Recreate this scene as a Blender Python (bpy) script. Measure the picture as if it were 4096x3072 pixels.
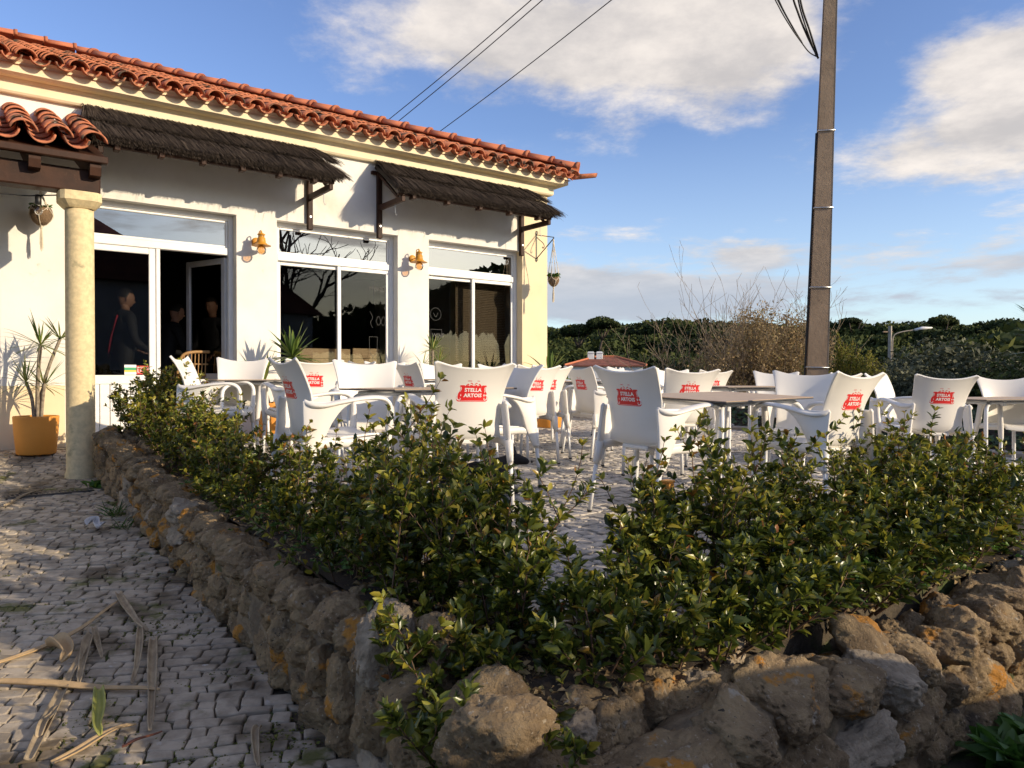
import bpy, bmesh, math, random
import numpy as np
from mathutils import Vector, Matrix, noise as mnoise
R = math.radians
for o in list(bpy.data.objects): bpy.data.objects.remove(o)
scn = bpy.context.scene
COL = scn.collection

# ------------------------------------------------------------------ camera
CZ = 0.83
cam = bpy.data.cameras.new('camera'); camo = bpy.data.objects.new('camera', cam); COL.objects.link(camo)
cam.sensor_width = 36; cam.lens = 738/1024*36; cam.clip_start = 0.05; cam.clip_end = 3000
camo.location = (0, 0, CZ); camo.rotation_euler = (R(90-0.62), 0, 0)
scn.camera = camo

# facade frame: u runs along the facade, e is the distance in front of it
F0 = (-4.41, 7.9); RZ = math.atan2(.6, .8)
def FW(u, e, z=0): return (F0[0]+.8*u+.6*e, F0[1]+.6*u-.8*e, z)
def UE(x, y): dx = x-F0[0]; dy = y-F0[1]; return (.8*dx+.6*dy, .6*dx-.8*dy)
def patio_z(u, e): return .14-.025*e-.012*(u-1.5)
def pave_z(u, e):
    k = [(-1, .12), (0, .10), (.5, .07), (1.2, -.09), (2., -.15), (7, -.45), (12, -.74), (40, -2.0)]
    if e <= k[0][0]: return k[0][1]
    for (a, za), (b, zb) in zip(k, k[1:]):
        if e <= b: return za+(zb-za)*(e-a)/(b-a)
    return k[-1][1]

# ------------------------------------------------------------------ sky, sun, exposure
SUN_AZ = Vector((.92, -.393)).normalized(); SUN_EL = R(18.5)
sundir = Vector((SUN_AZ.x*math.cos(SUN_EL), SUN_AZ.y*math.cos(SUN_EL), math.sin(SUN_EL)))
sl = bpy.data.lights.new('sun', 'SUN'); slo = bpy.data.objects.new('sun', sl); COL.objects.link(slo)
sl.energy = 3.0; sl.angle = R(.5); sl.color = (1, .83, .60)
slo.rotation_euler = sundir.to_track_quat('Z', 'Y').to_euler(); slo.location = (8, -4, 10)
scn.view_settings.view_transform = 'Standard'; scn.view_settings.look = 'None'
scn.view_settings.exposure = 0.82; scn.view_settings.gamma = 1; scn.view_settings.use_curve_mapping = False

world = bpy.data.worlds.new('World'); scn.world = world; world.use_nodes = True
def sky():
    nt = world.node_tree; N = nt.nodes; L = nt.links; N.clear()
    def m(op, a, b=None, c=None, clamp=False):
        n = N.new('ShaderNodeMath'); n.operation = op; n.use_clamp = clamp
        for i, v in enumerate((a, b, c)):
            if v is None: continue
            if isinstance(v, (int, float)): n.inputs[i].default_value = v
            else: L.new(v, n.inputs[i])
        return n.outputs[0]
    out = N.new('ShaderNodeOutputWorld')
    st = N.new('ShaderNodeTexSky'); st.sky_type = 'NISHITA'; st.sun_disc = False
    st.sun_elevation = SUN_EL; st.sun_rotation = math.atan2(SUN_AZ.x, SUN_AZ.y)
    st.air_density = 1.0; st.dust_density = .6; st.ozone_density = 2.2; st.altitude = 50
    bg = N.new('ShaderNodeBackground'); bg.inputs[1].default_value = .118
    hs = N.new('ShaderNodeHueSaturation'); hs.inputs['Saturation'].default_value = 1.10; hs.inputs['Hue'].default_value = .516
    L.new(st.outputs[0], hs.inputs['Color']); L.new(hs.outputs[0], bg.inputs[0])
    tc = N.new('ShaderNodeTexCoord'); sp = N.new('ShaderNodeSeparateXYZ'); L.new(tc.outputs['Generated'], sp.inputs[0])
    x, y, z = sp.outputs
    zz = m('ADD', m('MAXIMUM', z, 0.0), .16)
    cb = N.new('ShaderNodeCombineXYZ'); L.new(m('DIVIDE', x, zz), cb.inputs[0]); L.new(m('DIVIDE', y, zz), cb.inputs[1])
    def noise(scale, detail, off, rough=.55, vec=None, dist=0):
        mp = N.new('ShaderNodeMapping'); mp.inputs['Location'].default_value = off; L.new(vec or cb.outputs[0], mp.inputs[0])
        n = N.new('ShaderNodeTexNoise'); n.inputs['Scale'].default_value = scale; n.inputs['Detail'].default_value = detail
        n.inputs['Roughness'].default_value = rough; n.inputs['Distortion'].default_value = dist; L.new(mp.outputs[0], n.inputs['Vector']); return n.outputs[0]
    az = m('ARCTAN2', x, y); el = m('ARCSINE', z)
    def px(a, b):
        X = (a-512)/738; Z = (376-b)/738; return math.atan2(X, 1), math.atan2(Z, math.hypot(1, X))
    acc = None
    # cloud banks of this sky, as directions (azimuth, elevation) with their own extents and weight
    for (a, b, sa, sb, w) in ((640, 40, 170, 52, .34), (500, 40, 110, 38, .16), (740, 70, 90, 50, .14), (1040, 110, 75, 60, .27), (990, 55, 60, 25, .2), (880, 160, 50, 26, .16),
                              (640, 297, 130, 22, .60), (770, 255, 60, 12, .20), (960, 270, 90, 14, .16), (340, 60, 60, 30, .1),
                              (120, 60, 140, 60, -.25), (860, 60, 40, 60, -.16), (620, 190, 150, 26, -.2), (900, 210, 60, 20, -.1), (280, 120, 90, 40, -.2)):
        A, E = px(a, b); sa /= 738; sb /= 738
        g = m('POWER', 2.718, m('MULTIPLY', m('ADD', m('POWER', m('ABSOLUTE', m('DIVIDE', m('SUBTRACT', az, A), sa)), 2), m('POWER', m('ABSOLUTE', m('DIVIDE', m('SUBTRACT', el, E), sb)), 2)), -1))
        g = m('MULTIPLY', g, w); acc = g if acc is None else m('ADD', acc, g)
    n1 = noise(1.7, 9, (3.1, 7.7, 0), .6, dist=.3); n2 = noise(5.0, 9, (1.3, 2.2, 0), .64)
    # streaky low haze clouds, stretched along the horizon
    c2 = N.new('ShaderNodeCombineXYZ'); L.new(m('MULTIPLY', az, 3.0), c2.inputs[0]); L.new(m('MULTIPLY', el, 16.0), c2.inputs[1])
    n3 = noise(1.6, 7, (4.0, 1.0, 0), .6, vec=c2.outputs[0], dist=.3)
    lowm = m('POWER', 2.718, m('MULTIPLY', m('POWER', m('ABSOLUTE', m('DIVIDE', m('SUBTRACT', el, .14), .1)), 2), -1))
    dens = m('ADD', m('ADD', m('MULTIPLY', n1, .62), m('MULTIPLY', n2, .42)), acc)
    dens = m('ADD', dens, m('MULTIPLY', m('SUBTRACT', n3, .5), m('MULTIPLY', lowm, .9)))
    hi = N.new('ShaderNodeMapRange'); hi.inputs[1].default_value = .5; hi.inputs[2].default_value = .8; hi.inputs[3].default_value = 0; hi.inputs[4].default_value = .09; L.new(el, hi.inputs[0]); dens = m('ADD', dens, hi.outputs[0])  # extra unseen cloud overhead, added to make the ambient light less blue
    mr = N.new('ShaderNodeMapRange'); mr.interpolation_type = 'SMOOTHSTEP'; mr.inputs[1].default_value = .525; mr.inputs[2].default_value = .77; mr.inputs[3].default_value = 0; mr.inputs[4].default_value = .93
    L.new(dens, mr.inputs[0])
    cov = mr.outputs[0]
    # light and grey sides of the clouds
    n4 = noise(2.4, 6, (9.0, 3.0, 0), .55)
    grey = N.new('ShaderNodeMapRange'); grey.interpolation_type = 'SMOOTHSTEP'; grey.inputs[1].default_value = .35; grey.inputs[2].default_value = .65
    L.new(m('ADD', m('MULTIPLY', n4, .6), m('MULTIPLY', n2, .4)), grey.inputs[0])
    low = N.new('ShaderNodeMapRange'); low.inputs[1].default_value = .10; low.inputs[2].default_value = .19; low.inputs[3].default_value = 1; low.inputs[4].default_value = 0; L.new(el, low.inputs[0])
    cm = N.new('ShaderNodeMixRGB'); cm.inputs[1].default_value = (.40, .375, .36, 1); cm.inputs[2].default_value = (.66, .60, .54, 1); L.new(grey.outputs[0], cm.inputs[0])
    cm2 = N.new('ShaderNodeMixRGB'); cm2.inputs[2].default_value = (.30, .34, .41, 1); L.new(cm.outputs[0], cm2.inputs[1]); L.new(m('MULTIPLY', low.outputs[0], .88), cm2.inputs[0])
    bc = N.new('ShaderNodeBackground'); bc.inputs[1].default_value = .90; L.new(cm2.outputs[0], bc.inputs[0])
    # thin pale veil towards the horizon
    hz = N.new('ShaderNodeMapRange'); hz.inputs[1].default_value = 0; hz.inputs[2].default_value = .32; hz.inputs[3].default_value = .42; hz.inputs[4].default_value = 0; L.new(el, hz.inputs[0])
    bh = N.new('ShaderNodeBackground'); bh.inputs[0].default_value = (.42, .52, .66, 1); bh.inputs[1].default_value = 1.0
    mh = N.new('ShaderNodeMixShader'); L.new(hz.outputs[0], mh.inputs[0]); L.new(bg.outputs[0], mh.inputs[1]); L.new(bh.outputs[0], mh.inputs[2])
    ms = N.new('ShaderNodeMixShader'); L.new(cov, ms.inputs[0]); L.new(mh.outputs[0], ms.inputs[1]); L.new(bc.outputs[0], ms.inputs[2])
    L.new(ms.outputs[0], out.inputs[0])
sky()
scn.cycles.max_bounces = 8; scn.cycles.transparent_max_bounces = 16; scn.cycles.use_denoising = True

# ------------------------------------------------------------------ materials
M = {}
def mat(name, col, rough=.7, col2=None, vscale=6, vdet=6, vlo=.35, vhi=.65, bump=0, bscale=40, bdist=.01, spec=.5, metal=0, tint=False, sheen=0, trans=0, coat=0, spots=None, coords='Position', stretch=None, island=0):
    m = bpy.data.materials.new(name); m.use_nodes = True; nt = m.node_tree; N = nt.nodes; L = nt.links
    b = N['Principled BSDF']; b.inputs['Roughness'].default_value = rough; b.inputs['Metallic'].default_value = metal
    b.inputs['Specular IOR Level'].default_value = spec; b.inputs['Coat Weight'].default_value = coat
    b.inputs['Base Color'].default_value = (*col, 1)
    vec = None
    if coords == 'Position': g = N.new('ShaderNodeNewGeometry'); vec = g.outputs['Position']
    else: g = N.new('ShaderNodeTexCoord'); vec = g.outputs['Object']
    if stretch:
        mp = N.new('ShaderNodeMapping'); mp.inputs['Scale'].default_value = stretch; L.new(vec, mp.inputs[0]); vec = mp.outputs[0]
    def nz(scale, det=6, rough=.6, w=0):
        n = N.new('ShaderNodeTexNoise'); n.inputs['Scale'].default_value = scale; n.inputs['Detail'].default_value = det; n.inputs['Roughness'].default_value = rough
        if w: n.noise_dimensions = '4D'; n.inputs['W'].default_value = w
        L.new(vec, n.inputs['Vector']); return n.outputs[0]
    def mr(v, a, b_):
        n = N.new('ShaderNodeMapRange'); n.interpolation_type = 'SMOOTHSTEP'; n.inputs[1].default_value = a; n.inputs[2].default_value = b_; L.new(v, n.inputs[0]); return n.outputs[0]
    def mix(f, a, c):
        n = N.new('ShaderNodeMixRGB')
        for i, v in ((0, f), (1, a), (2, c)):
            if isinstance(v, tuple): n.inputs[i].default_value = (*v, 1)
            elif isinstance(v, float): n.inputs[i].default_value = v
            else: L.new(v, n.inputs[i])
        return n.outputs[0]
    cur = col
    if col2: cur = mix(mr(nz(vscale, vdet), vlo, vhi), cur, col2)
    for sp in (spots or []):      # (colour, scale, threshold, softness, seed)
        c, s, th, so, w = sp; cur = mix(mr(nz(s, 5, .6, w), th, th+so), cur, c)
    if tint:   # per-leaf / per-strand colour stored on the mesh: 0..1 ramp over three colours
        a = N.new('ShaderNodeAttribute'); a.attribute_name = 'tint'
        r = N.new('ShaderNodeValToRGB'); els = r.color_ramp.elements
        els[0].position = 0; els[0].color = (*tint[0], 1); els[1].position = 1; els[1].color = (*tint[-1], 1)
        for i, t in enumerate(tint[1:-1]):
            e = els.new((i+1)/(len(tint)-1)); e.color = (*t, 1)
        L.new(a.outputs['Fac'], r.inputs[0]); cur = r.outputs[0]
    if island:     # every stone or tile its own shade
        gi = N.new('ShaderNodeNewGeometry'); ri = N.new('ShaderNodeMapRange'); L.new(gi.outputs['Random Per Island'], ri.inputs[0]); ri.inputs[3].default_value = 1-island; ri.inputs[4].default_value = 1+island*.55
        mx = N.new('ShaderNodeVectorMath'); mx.operation = 'SCALE'; L.new(ri.outputs[0], mx.inputs['Scale'])
        if isinstance(cur, tuple): mx.inputs[0].default_value = cur
        else: L.new(cur, mx.inputs[0])
        cur = mx.outputs[0]
    if not isinstance(cur, tuple): L.new(cur, b.inputs['Base Color'])
    if bump:
        bp = N.new('ShaderNodeBump'); bp.inputs['Strength'].default_value = bump; bp.inputs['Distance'].default_value = bdist
        L.new(nz(bscale, 8, .65), bp.inputs['Height']); L.new(bp.outputs[0], b.inputs['Normal'])
    if trans:
        t = N.new('ShaderNodeBsdfTranslucent'); ms = N.new('ShaderNodeMixShader'); ms.inputs[0].default_value = trans
        if isinstance(cur, tuple): t.inputs[0].default_value = (*cur, 1)
        else: L.new(cur, t.inputs[0])
        L.new(b.outputs[0], ms.inputs[1]); L.new(t.outputs[0], ms.inputs[2]); L.new(ms.outputs[0], N['Material Output'].inputs[0])
    M[name] = m; return m
def glass(name, tint=(1, 1, 1), ior=1.5, extra=0.0, rough=.0):
    m = bpy.data.materials.new(name); m.use_nodes = True; nt = m.node_tree; N = nt.nodes; L = nt.links; N.remove(N['Principled BSDF'])
    t = N.new('ShaderNodeBsdfTransparent'); t.inputs[0].default_value = (*tint, 1)
    g = N.new('ShaderNodeBsdfGlossy'); g.inputs['Roughness'].default_value = rough
    f = N.new('ShaderNodeFresnel'); f.inputs[0].default_value = ior
    a = N.new('ShaderNodeMath'); a.operation = 'ADD'; a.use_clamp = True; a.inputs[1].default_value = extra; L.new(f.outputs[0], a.inputs[0])
    ms = N.new('ShaderNodeMixShader'); L.new(a.outputs[0], ms.inputs[0]); L.new(t.outputs[0], ms.inputs[1]); L.new(g.outputs[0], ms.inputs[2])
    L.new(ms.outputs[0], N['Material Output'].inputs[0]); M[name] = m; return m

mat('plaster', (.79, .765, .71), .85, (.71, .68, .62), 2.2, 7, .3, .75, bump=.25, bscale=60, bdist=.004, spots=[((.52, .46, .38), 3.1, .68, .10, 3.3), ((.66, .60, .50), 1.1, .58, .16, 6.3), ((.40, .36, .30), 38, .76, .04, 4.1)])
mat('cream_paint', (.80, .655, .42), .75, (.72, .58, .37), 2.5, 7, .3, .8, bump=.15, bscale=80, bdist=.003)
mat('cornice_paint', (.80, .68, .46), .7, (.70, .59, .39), 3, 7, .3, .8, bump=.12, bscale=60, bdist=.003)
mat('column_stone', (.72, .58, .33), .9, (.58, .47, .27), 22, 9, .35, .65, bump=.5, bscale=120, bdist=.004, spots=[((.36, .31, .18), 5, .62, .1, 7.7)])
mat('white_frame', (.82, .82, .80), .35, (.76, .75, .72), 4, 4, .3, .8, spec=.5)
mat('grey_frame', (.50, .50, .50), .4, (.44, .44, .44), 5)
mat('terracotta', (.56, .20, .095), .95, (.42, .145, .075), 7, 8, .3, .7, bump=.3, bscale=70, bdist=.004, spots=[((.075, .055, .04), 6, .50, .13, 1.7), ((.50, .28, .16), 9, .66, .1, 4.2)], island=0.28)
mat('terracotta_clean', (.52, .175, .085), .95, (.41, .135, .07), 5, 7, .3, .7, bump=.25, bscale=60, bdist=.004, spots=[((.55, .50, .40), 8, .74, .08, 2.2)], island=0.2)
mat('dark_wood', (.055, .023, .012), .55, (.028, .013, .008), 5, 8, .3, .7, bump=.35, bscale=50, bdist=.003, spots=[((.10, .05, .03), 11, .66, .1, 5.5)], spec=.2)
mat('thatch', (.05, .04, .03), .95, spec=.1, tint=[(.016, .012, .010), (.046, .035, .027), (.085, .065, .050), (.14, .11, .085)])
mat('thatch_base', (.02, .015, .012), .95)
mat('black_metal', (.012, .012, .012), .45)
mat('mustard', (.62, .29, .03), .45, (.55, .25, .028), 8, bump=.05, bscale=60)
mat('pot_orange', (.72, .30, .045), .6, (.66, .27, .04), 4, 6, .3, .7, bump=.1, bscale=40, bdist=.003)
mat('soil', (.05, .035, .02), .95, (.03, .02, .012), 30, bump=.6, bscale=80)
mat('rope', (.70, .62, .48), .9, (.6, .52, .4), 60, bump=.4, bscale=200, bdist=.002)
mat('coir', (.23, .15, .085), .95, (.12, .075, .04), 90, 6, bump=.8, bscale=160, bdist=.006)
mat('white_plastic', (.80, .77, .71), .34, (.76, .73, .67), 3, 5, .3, .8, spec=.45, spots=[((.60, .56, .48), 7, .68, .14, 6.1), ((.50, .46, .38), 34, .72, .05, 2.6)], coords='Object')
mat('leg_metal', (.78, .78, .77), .35, spec=.5)
mat('rubber', (.02, .02, .02), .8)
mat('logo_red', (.72, .020, .020), .5)
mat('logo_white', (.84, .82, .78), .5)
mat('table_wood', (.56, .41, .27), .5, (.43, .31, .20), 3.2, 9, .3, .7, stretch=(2.5, 30, 2), coords='Object', spec=.4)
mat('table_edge', (.06, .06, .065), .5)
mat('cobble', (.52, .475, .41), .62, (.36, .325, .275), 14, 9, .35, .65, bump=.55, bscale=45, bdist=.006, spots=[((.13, .115, .09), 5.5, .57, .12, 2.9), ((.60, .57, .53), 21, .62, .1, 9.1)], island=0.3)
mat('cobble_lane', (.49, .415, .315), .75, (.33, .275, .205), 12, 9, .35, .65, bump=.6, bscale=40, bdist=.007, spots=[((.13, .098, .06), 2.3, .49, .14, 1.4), ((.12, .12, .035), 4.4, .58, .10, 5.1), ((.52, .49, .45), 17, .64, .1, 8.8)], island=0.34)
mat('joint_dirt', (.10, .078, .05), .95, (.055, .043, .028), 25, 8, bump=.8, bscale=90, bdist=.01, spots=[((.06, .085, .018), 4, .52, .1, 6.6)])
mat('moss', (.06, .085, .014), .95, tint=[(.05, .06, .010), (.10, .115, .018), (.17, .17, .035)])
mat('stone', (.40, .285, .15), .92, (.20, .135, .072), 9, 10, .32, .68, bump=1.0, bscale=55, bdist=.02,
    spots=[((.085, .065, .045), 4.3, .57, .12, 3.7), ((.48, .41, .31), 17, .62, .07, 5.9), ((.55, .25, .04), 6.5, .57, .06, 8.2), ((.50, .48, .43), 26, .70, .03, 1.1), ((.46, .38, .27), 60, .60, .06, 2.7), ((.06, .045, .03), 46, .62, .06, 6.3), ((.19, .15, .05), 6, .62, .12, 7.0)], island=.25)
mat('stone_pale', (.44, .36, .26), .9, (.27, .215, .15), 12, 10, .32, .68, bump=1.0, bscale=24, bdist=.03, spots=[((.12, .10, .08), 6, .58, .12, 4.4), ((.50, .46, .40), 15, .64, .08, 2.4)])
mat('stone_tan', (.40, .25, .12), .85, (.25, .16, .09), 10, 8, .3, .7, bump=.8, bscale=30, bdist=.02)
mat('mortar', (.32, .245, .15), .95, (.18, .135, .085), 14, 9, bump=1, bscale=30, bdist=.03, spots=[((.07, .08, .025), 5, .58, .1, 2.1)])
LEAF = [(.038, .058, .012), (.085, .115, .020), (.165, .19, .028), (.29, .29, .034), (.36, .30, .04), (.30, .11, .03)]
def leafmat(name, tint, rough, trans, spec=.5):
    return mat(name, (.05, .1, .02), rough, tint=tint, trans=trans, spec=spec)
leafmat('shrub_leaf', LEAF, .30, .32)
leafmat('blade_leaf', [(.04, .085, .015), (.10, .17, .03), (.22, .28, .06), (.40, .36, .12)], .4, .25)
leafmat('clover_leaf', [(.03, .08, .012), (.07, .16, .022), (.14, .24, .04)], .5, .35)
leafmat('pine_leaf', [(.011, .018, .006), (.024, .036, .010), (.055, .070, .017), (.105, .115, .028)], .8, .1, .2)
leafmat('olive_leaf', [(.020, .026, .013), (.045, .052, .026), (.090, .096, .052), (.13, .13, .075)], .7, .12, .3)
leafmat('dry_leaf', [(.13, .09, .05), (.30, .21, .10), (.48, .36, .19), (.28, .24, .09)], .7, .25, .2)
leafmat('bush_leaf', [(.06, .08, .014), (.17, .18, .03), (.32, .29, .05), (.45, .36, .08)], .6, .3, .3)
mat('twig', (.17, .10, .06), .8, (.10, .06, .035), 20)
mat('dry_twig', (.30, .235, .165), .85, (.20, .15, .10), 9)
mat('twig_red', (.20, .07, .035), .6)
mat('bark', (.10, .075, .055), .9, (.05, .038, .028), 8, bump=.7, bscale=20, bdist=.03)
mat('pale_bark', (.30, .25, .18), .85, (.18, .14, .10), 30, bump=.5, bscale=60, bdist=.005)
mat('concrete', (.36, .255, .165), .9, (.26, .185, .12), 3, 9, .3, .7, bump=.5, bscale=18, bdist=.012, spots=[((.26, .21, .165), 9, .66, .1, 1.9)])
mat('concrete_light', (.38, .34, .28), .9, (.28, .25, .21), 5, 8, bump=.3, bscale=30, bdist=.006)
mat('steel', (.55, .55, .55), .35, metal=1)
mat('cable', (.012, .012, .014), .6)
mat('grass', (.05, .08, .02), .9, (.09, .10, .03), .6, 8, .3, .7, bump=.5, bscale=6, bdist=.05)
mat('ivy', (.02, .05, .015), .6, tint=[(.012, .03, .010), (.025, .06, .016), (.05, .10, .025)])
mat('terrain', (.035, .042, .018), .95, (.06, .055, .028), .15, 8, .3, .7, bump=.5, bscale=1, bdist=.3)
mat('asphalt', (.055, .052, .05), .9, (.04, .038, .036), 8, bump=.4, bscale=120)
mat('house_white', (.72, .72, .72), .85, (.62, .62, .62), 1.2, 7)
mat('house_roof', (.25, .085, .05), .9, (.14, .045, .028), 2.0, 8, bump=.4, bscale=8, bdist=.03)
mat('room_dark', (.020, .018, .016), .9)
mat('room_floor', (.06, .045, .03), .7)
mat('plank', (.62, .43, .23), .6, (.45, .30, .15), 3, 9, .3, .7, stretch=(3, 3, 26))
mat('rattan', (.42, .24, .09), .6, (.30, .16, .06), 30, bump=.3, bscale=80)
mat('bamboo', (.15, .10, .05), .7, (.10, .065, .03), 8, stretch=(3, 3, 80))
mat('skin', (.45, .24, .16), .55)
mat('hair', (.015, .011, .009), .6)
mat('jacket', (.018, .019, .024), .75, (.03, .03, .035), 12)
mat('shirt_dark', (.012, .012, .013), .8)
mat('red_cloth', (.55, .02, .04), .7)
mat('white_print', (.80, .80, .78), .6)
mat('green_print', (.05, .35, .16), .6)
mat('yellow_print', (.75, .55, .08), .6)
mat('red_print', (.70, .05, .045), .6)
mat('glass_print', (.045, .048, .048), .6)
mat('dog_fur', (.007, .0065, .006), .75, (.014, .012, .011), 40, bump=.6, bscale=160, bdist=.006)
mat('straw', (.55, .38, .19), .7, (.40, .28, .15), 14, 8, bump=.4, bscale=90, bdist=.004, coords='Object')
mat('straw_grey', (.42, .33, .21), .75, (.28, .215, .135), 14, 8, bump=.4, bscale=90, bdist=.004, coords='Object')
mat('straw_green', (.36, .36, .08), .6, (.26, .28, .07), 12, coords='Object')
mat('post_orange', (.70, .30, .04), .6, (.60, .25, .035), 8)
mat('car_paint', (.30, .31, .33), .25, metal=.3, coat=.6)
mat('car_trim', (.02, .02, .02), .6)
mat('drain', (.10, .095, .09), .6, metal=.6)
mat('paper', (.6, .6, .6), .7)
glass('pane', (.36, .37, .37), 1.36, .01)
glass('pane_dark', (.75, .76, .76), 1.34, .005)
glass('transom', (.35, .36, .36), 2.2, .16)
glass('bulb', (.95, .72, .45), 1.4, .06)
glass('clear', (.9, .9, .9), 1.45, .03)
glass('car_glass', (.25, .27, .28), 1.5, .04)
# ------------------------------------------------------------------ mesh helpers
class MB:
    def __init__(s): s.v = []; s.f = []; s.t = []
    def add(s, vs, fs, t=0.):
        o = len(s.v); s.v.extend(tuple(v) for v in vs); s.f.extend(tuple(i+o for i in f) for f in fs); s.t.extend([t]*len(vs)); return s
    def box(s, a, b, t=0.):
        (x0, y0, z0), (x1, y1, z1) = a, b
        return s.add([(x0, y0, z0), (x1, y0, z0), (x1, y1, z0), (x0, y1, z0), (x0, y0, z1), (x1, y0, z1), (x1, y1, z1), (x0, y1, z1)],
                     [(0, 3, 2, 1), (4, 5, 6, 7), (0, 1, 5, 4), (1, 2, 6, 5), (2, 3, 7, 6), (3, 0, 4, 7)], t)
    def bbox(s, a, b, c=.01, t=0.):      # box with chamfered edges
        (x0, y0, z0), (x1, y1, z1) = a, b; vs = []; fs = []
        m = ((x0+x1)/2, (y0+y1)/2, (z0+z1)/2); h = ((x1-x0)/2, (y1-y0)/2, (z1-z0)/2); c = min(c, *[q*.49 for q in h])
        idx = {}
        for i, sx in enumerate((-1, 1)):
            for sy in (-1, 1):
                for sz in (-1, 1):
                    for ax in range(3):
                        p = [h[0]-c, h[1]-c, h[2]-c]; p[ax] += c
                        idx[(sx, sy, sz, ax)] = len(vs); vs.append((m[0]+sx*p[0], m[1]+sy*p[1], m[2]+sz*p[2]))
        S = (-1, 1)
        for sg in S:
            def q(ax, ring): return tuple(idx[(*r, ax)] for r in ring)
            r = [(sg, -1, -1), (sg, 1, -1), (sg, 1, 1), (sg, -1, 1)]; fs.append(q(0, r if sg > 0 else r[::-1]))
            r = [(-1, sg, -1), (-1, sg, 1), (1, sg, 1), (1, sg, -1)]; fs.append(q(1, r if sg > 0 else r[::-1]))
            r = [(-1, -1, sg), (1, -1, sg), (1, 1, sg), (-1, 1, sg)]; fs.append(q(2, r if sg > 0 else r[::-1]))
        for a_ in S:
            for b_ in S:
                fs.append((idx[(a_, b_, -1, 0)], idx[(a_, b_, -1, 1)], idx[(a_, b_, 1, 1)], idx[(a_, b_, 1, 0)]))
                fs.append((idx[(a_, -1, b_, 0)], idx[(a_, -1, b_, 2)], idx[(a_, 1, b_, 2)], idx[(a_, 1, b_, 0)]))
                fs.append((idx[(-1, a_, b_, 1)], idx[(-1, a_, b_, 2)], idx[(1, a_, b_, 2)], idx[(1, a_, b_, 1)]))
                for c_ in S: fs.append(tuple(idx[(a_, b_, c_, k)] for k in range(3)))
        return s.add(vs, fs, t)
    def tube(s, path, rad, n=8, cap=True, t=0., flat=None, up=None):
        P = [Vector(p) for p in path]; k = len(P); rs = rad if isinstance(rad, (list, tuple)) else [rad]*k
        vs = []; fs = []; prev = None
        for i, p in enumerate(P):
            d = (P[min(i+1, k-1)]-P[max(i-1, 0)]).normalized()
            if prev is None:
                a = Vector(up) if up else (Vector((0, 0, 1)) if abs(d.z) < .9 else Vector((1, 0, 0)))
            else: a = prev
            x = (a-d*a.dot(d)).normalized(); y = d.cross(x); prev = x
            r = rs[i]; rx, ry = r if isinstance(r, tuple) else (r, r)
            for j in range(n):
                an = 2*math.pi*(j+.5)/n; vs.append(p+x*(math.cos(an)*rx)+y*(math.sin(an)*ry))
        for i in range(k-1):
            for j in range(n):
                a = i*n+j; b = i*n+(j+1) % n; fs.append((a, b, b+n, a+n))
        if cap: fs.append(tuple(range(n-1, -1, -1))); fs.append(tuple((k-1)*n+j for j in range(n)))
        return s.add(vs, fs, t)
    def lathe(s, prof, n=16, c=(0, 0, 0), cap=True, t=0., sq=None):
        vs = []; fs = []; k = len(prof)
        for r, z in prof:
            for j in range(n):
                an = 2*math.pi*j/n; cx, sx = math.cos(an), math.sin(an)
                if sq: q = (abs(cx)**sq+abs(sx)**sq)**(-1/sq); cx *= q; sx *= q
                vs.append((c[0]+r*cx, c[1]+r*sx, c[2]+z))
        for i in range(k-1):
            for j in range(n):
                a = i*n+j; b = i*n+(j+1) % n; fs.append((a, b, b+n, a+n))
        if cap: fs.append(tuple(range(n-1, -1, -1))); fs.append(tuple((k-1)*n+j for j in range(n)))
        return s.add(vs, fs, t)
    def grid(s, fn, nu, nv, t=0., flip=False):
        vs = [fn(i/(nu-1), j/(nv-1)) for i in range(nu) for j in range(nv)]; fs = []
        for i in range(nu-1):
            for j in range(nv-1):
                a = i*nv+j; q = (a, a+nv, a+nv+1, a+1); fs.append(q[::-1] if flip else q)
        return s.add(vs, fs, t)
    def poly(s, pts, h, ax=2, t=0.):     # prism of a polygon extruded by vector h
        n = len(pts); h = Vector(h); vs = [Vector(p) for p in pts]; vs += [p+h for p in vs[:n]]
        return s.add(vs, [tuple(range(n-1, -1, -1)), tuple(range(n, 2*n))]+[(i, (i+1) % n, n+(i+1) % n, n+i) for i in range(n)], t)
    def xf(s, mtx, i0=0):
        for i in range(i0, len(s.v)): s.v[i] = tuple(mtx @ Vector(s.v[i]))
        return s
    def mesh(s, name, m=None, smooth=False, tint=False):
        me = bpy.data.meshes.new(name); me.from_pydata([tuple(v) for v in s.v], [], s.f)
        if m: me.materials.append(M[m] if isinstance(m, str) else m)
        if smooth: me.shade_smooth()
        if tint:
            a = me.attributes.new('tint', 'FLOAT', 'POINT'); a.data.foreach_set('value', np.asarray(s.t, dtype=np.float32))
        me.update(); return me
def npmesh(name, V, Fq, m, tint=None, smooth=False):
    """fast mesh from arrays: V (n,3), Fq (k,3|4)"""
    V = np.asarray(V, np.float32); Fq = np.asarray(Fq, np.int32); k = Fq.shape[1]
    me = bpy.data.meshes.new(name); me.vertices.add(len(V)); me.vertices.foreach_set('co', V.ravel())
    me.loops.add(Fq.size); me.loops.foreach_set('vertex_index', Fq.ravel())
    me.polygons.add(len(Fq)); me.polygons.foreach_set('loop_start', np.arange(0, Fq.size, k, dtype=np.int32)); me.polygons.foreach_set('loop_total', np.full(len(Fq), k, np.int32))
    if smooth: me.polygons.foreach_set('use_smooth', np.ones(len(Fq), bool))
    me.update(calc_edges=True); me.materials.append(M[m])
    if tint is not None:
        a = me.attributes.new('tint', 'FLOAT', 'POINT'); a.data.foreach_set('value', np.asarray(tint, np.float32))
    me.validate(); return me
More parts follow.
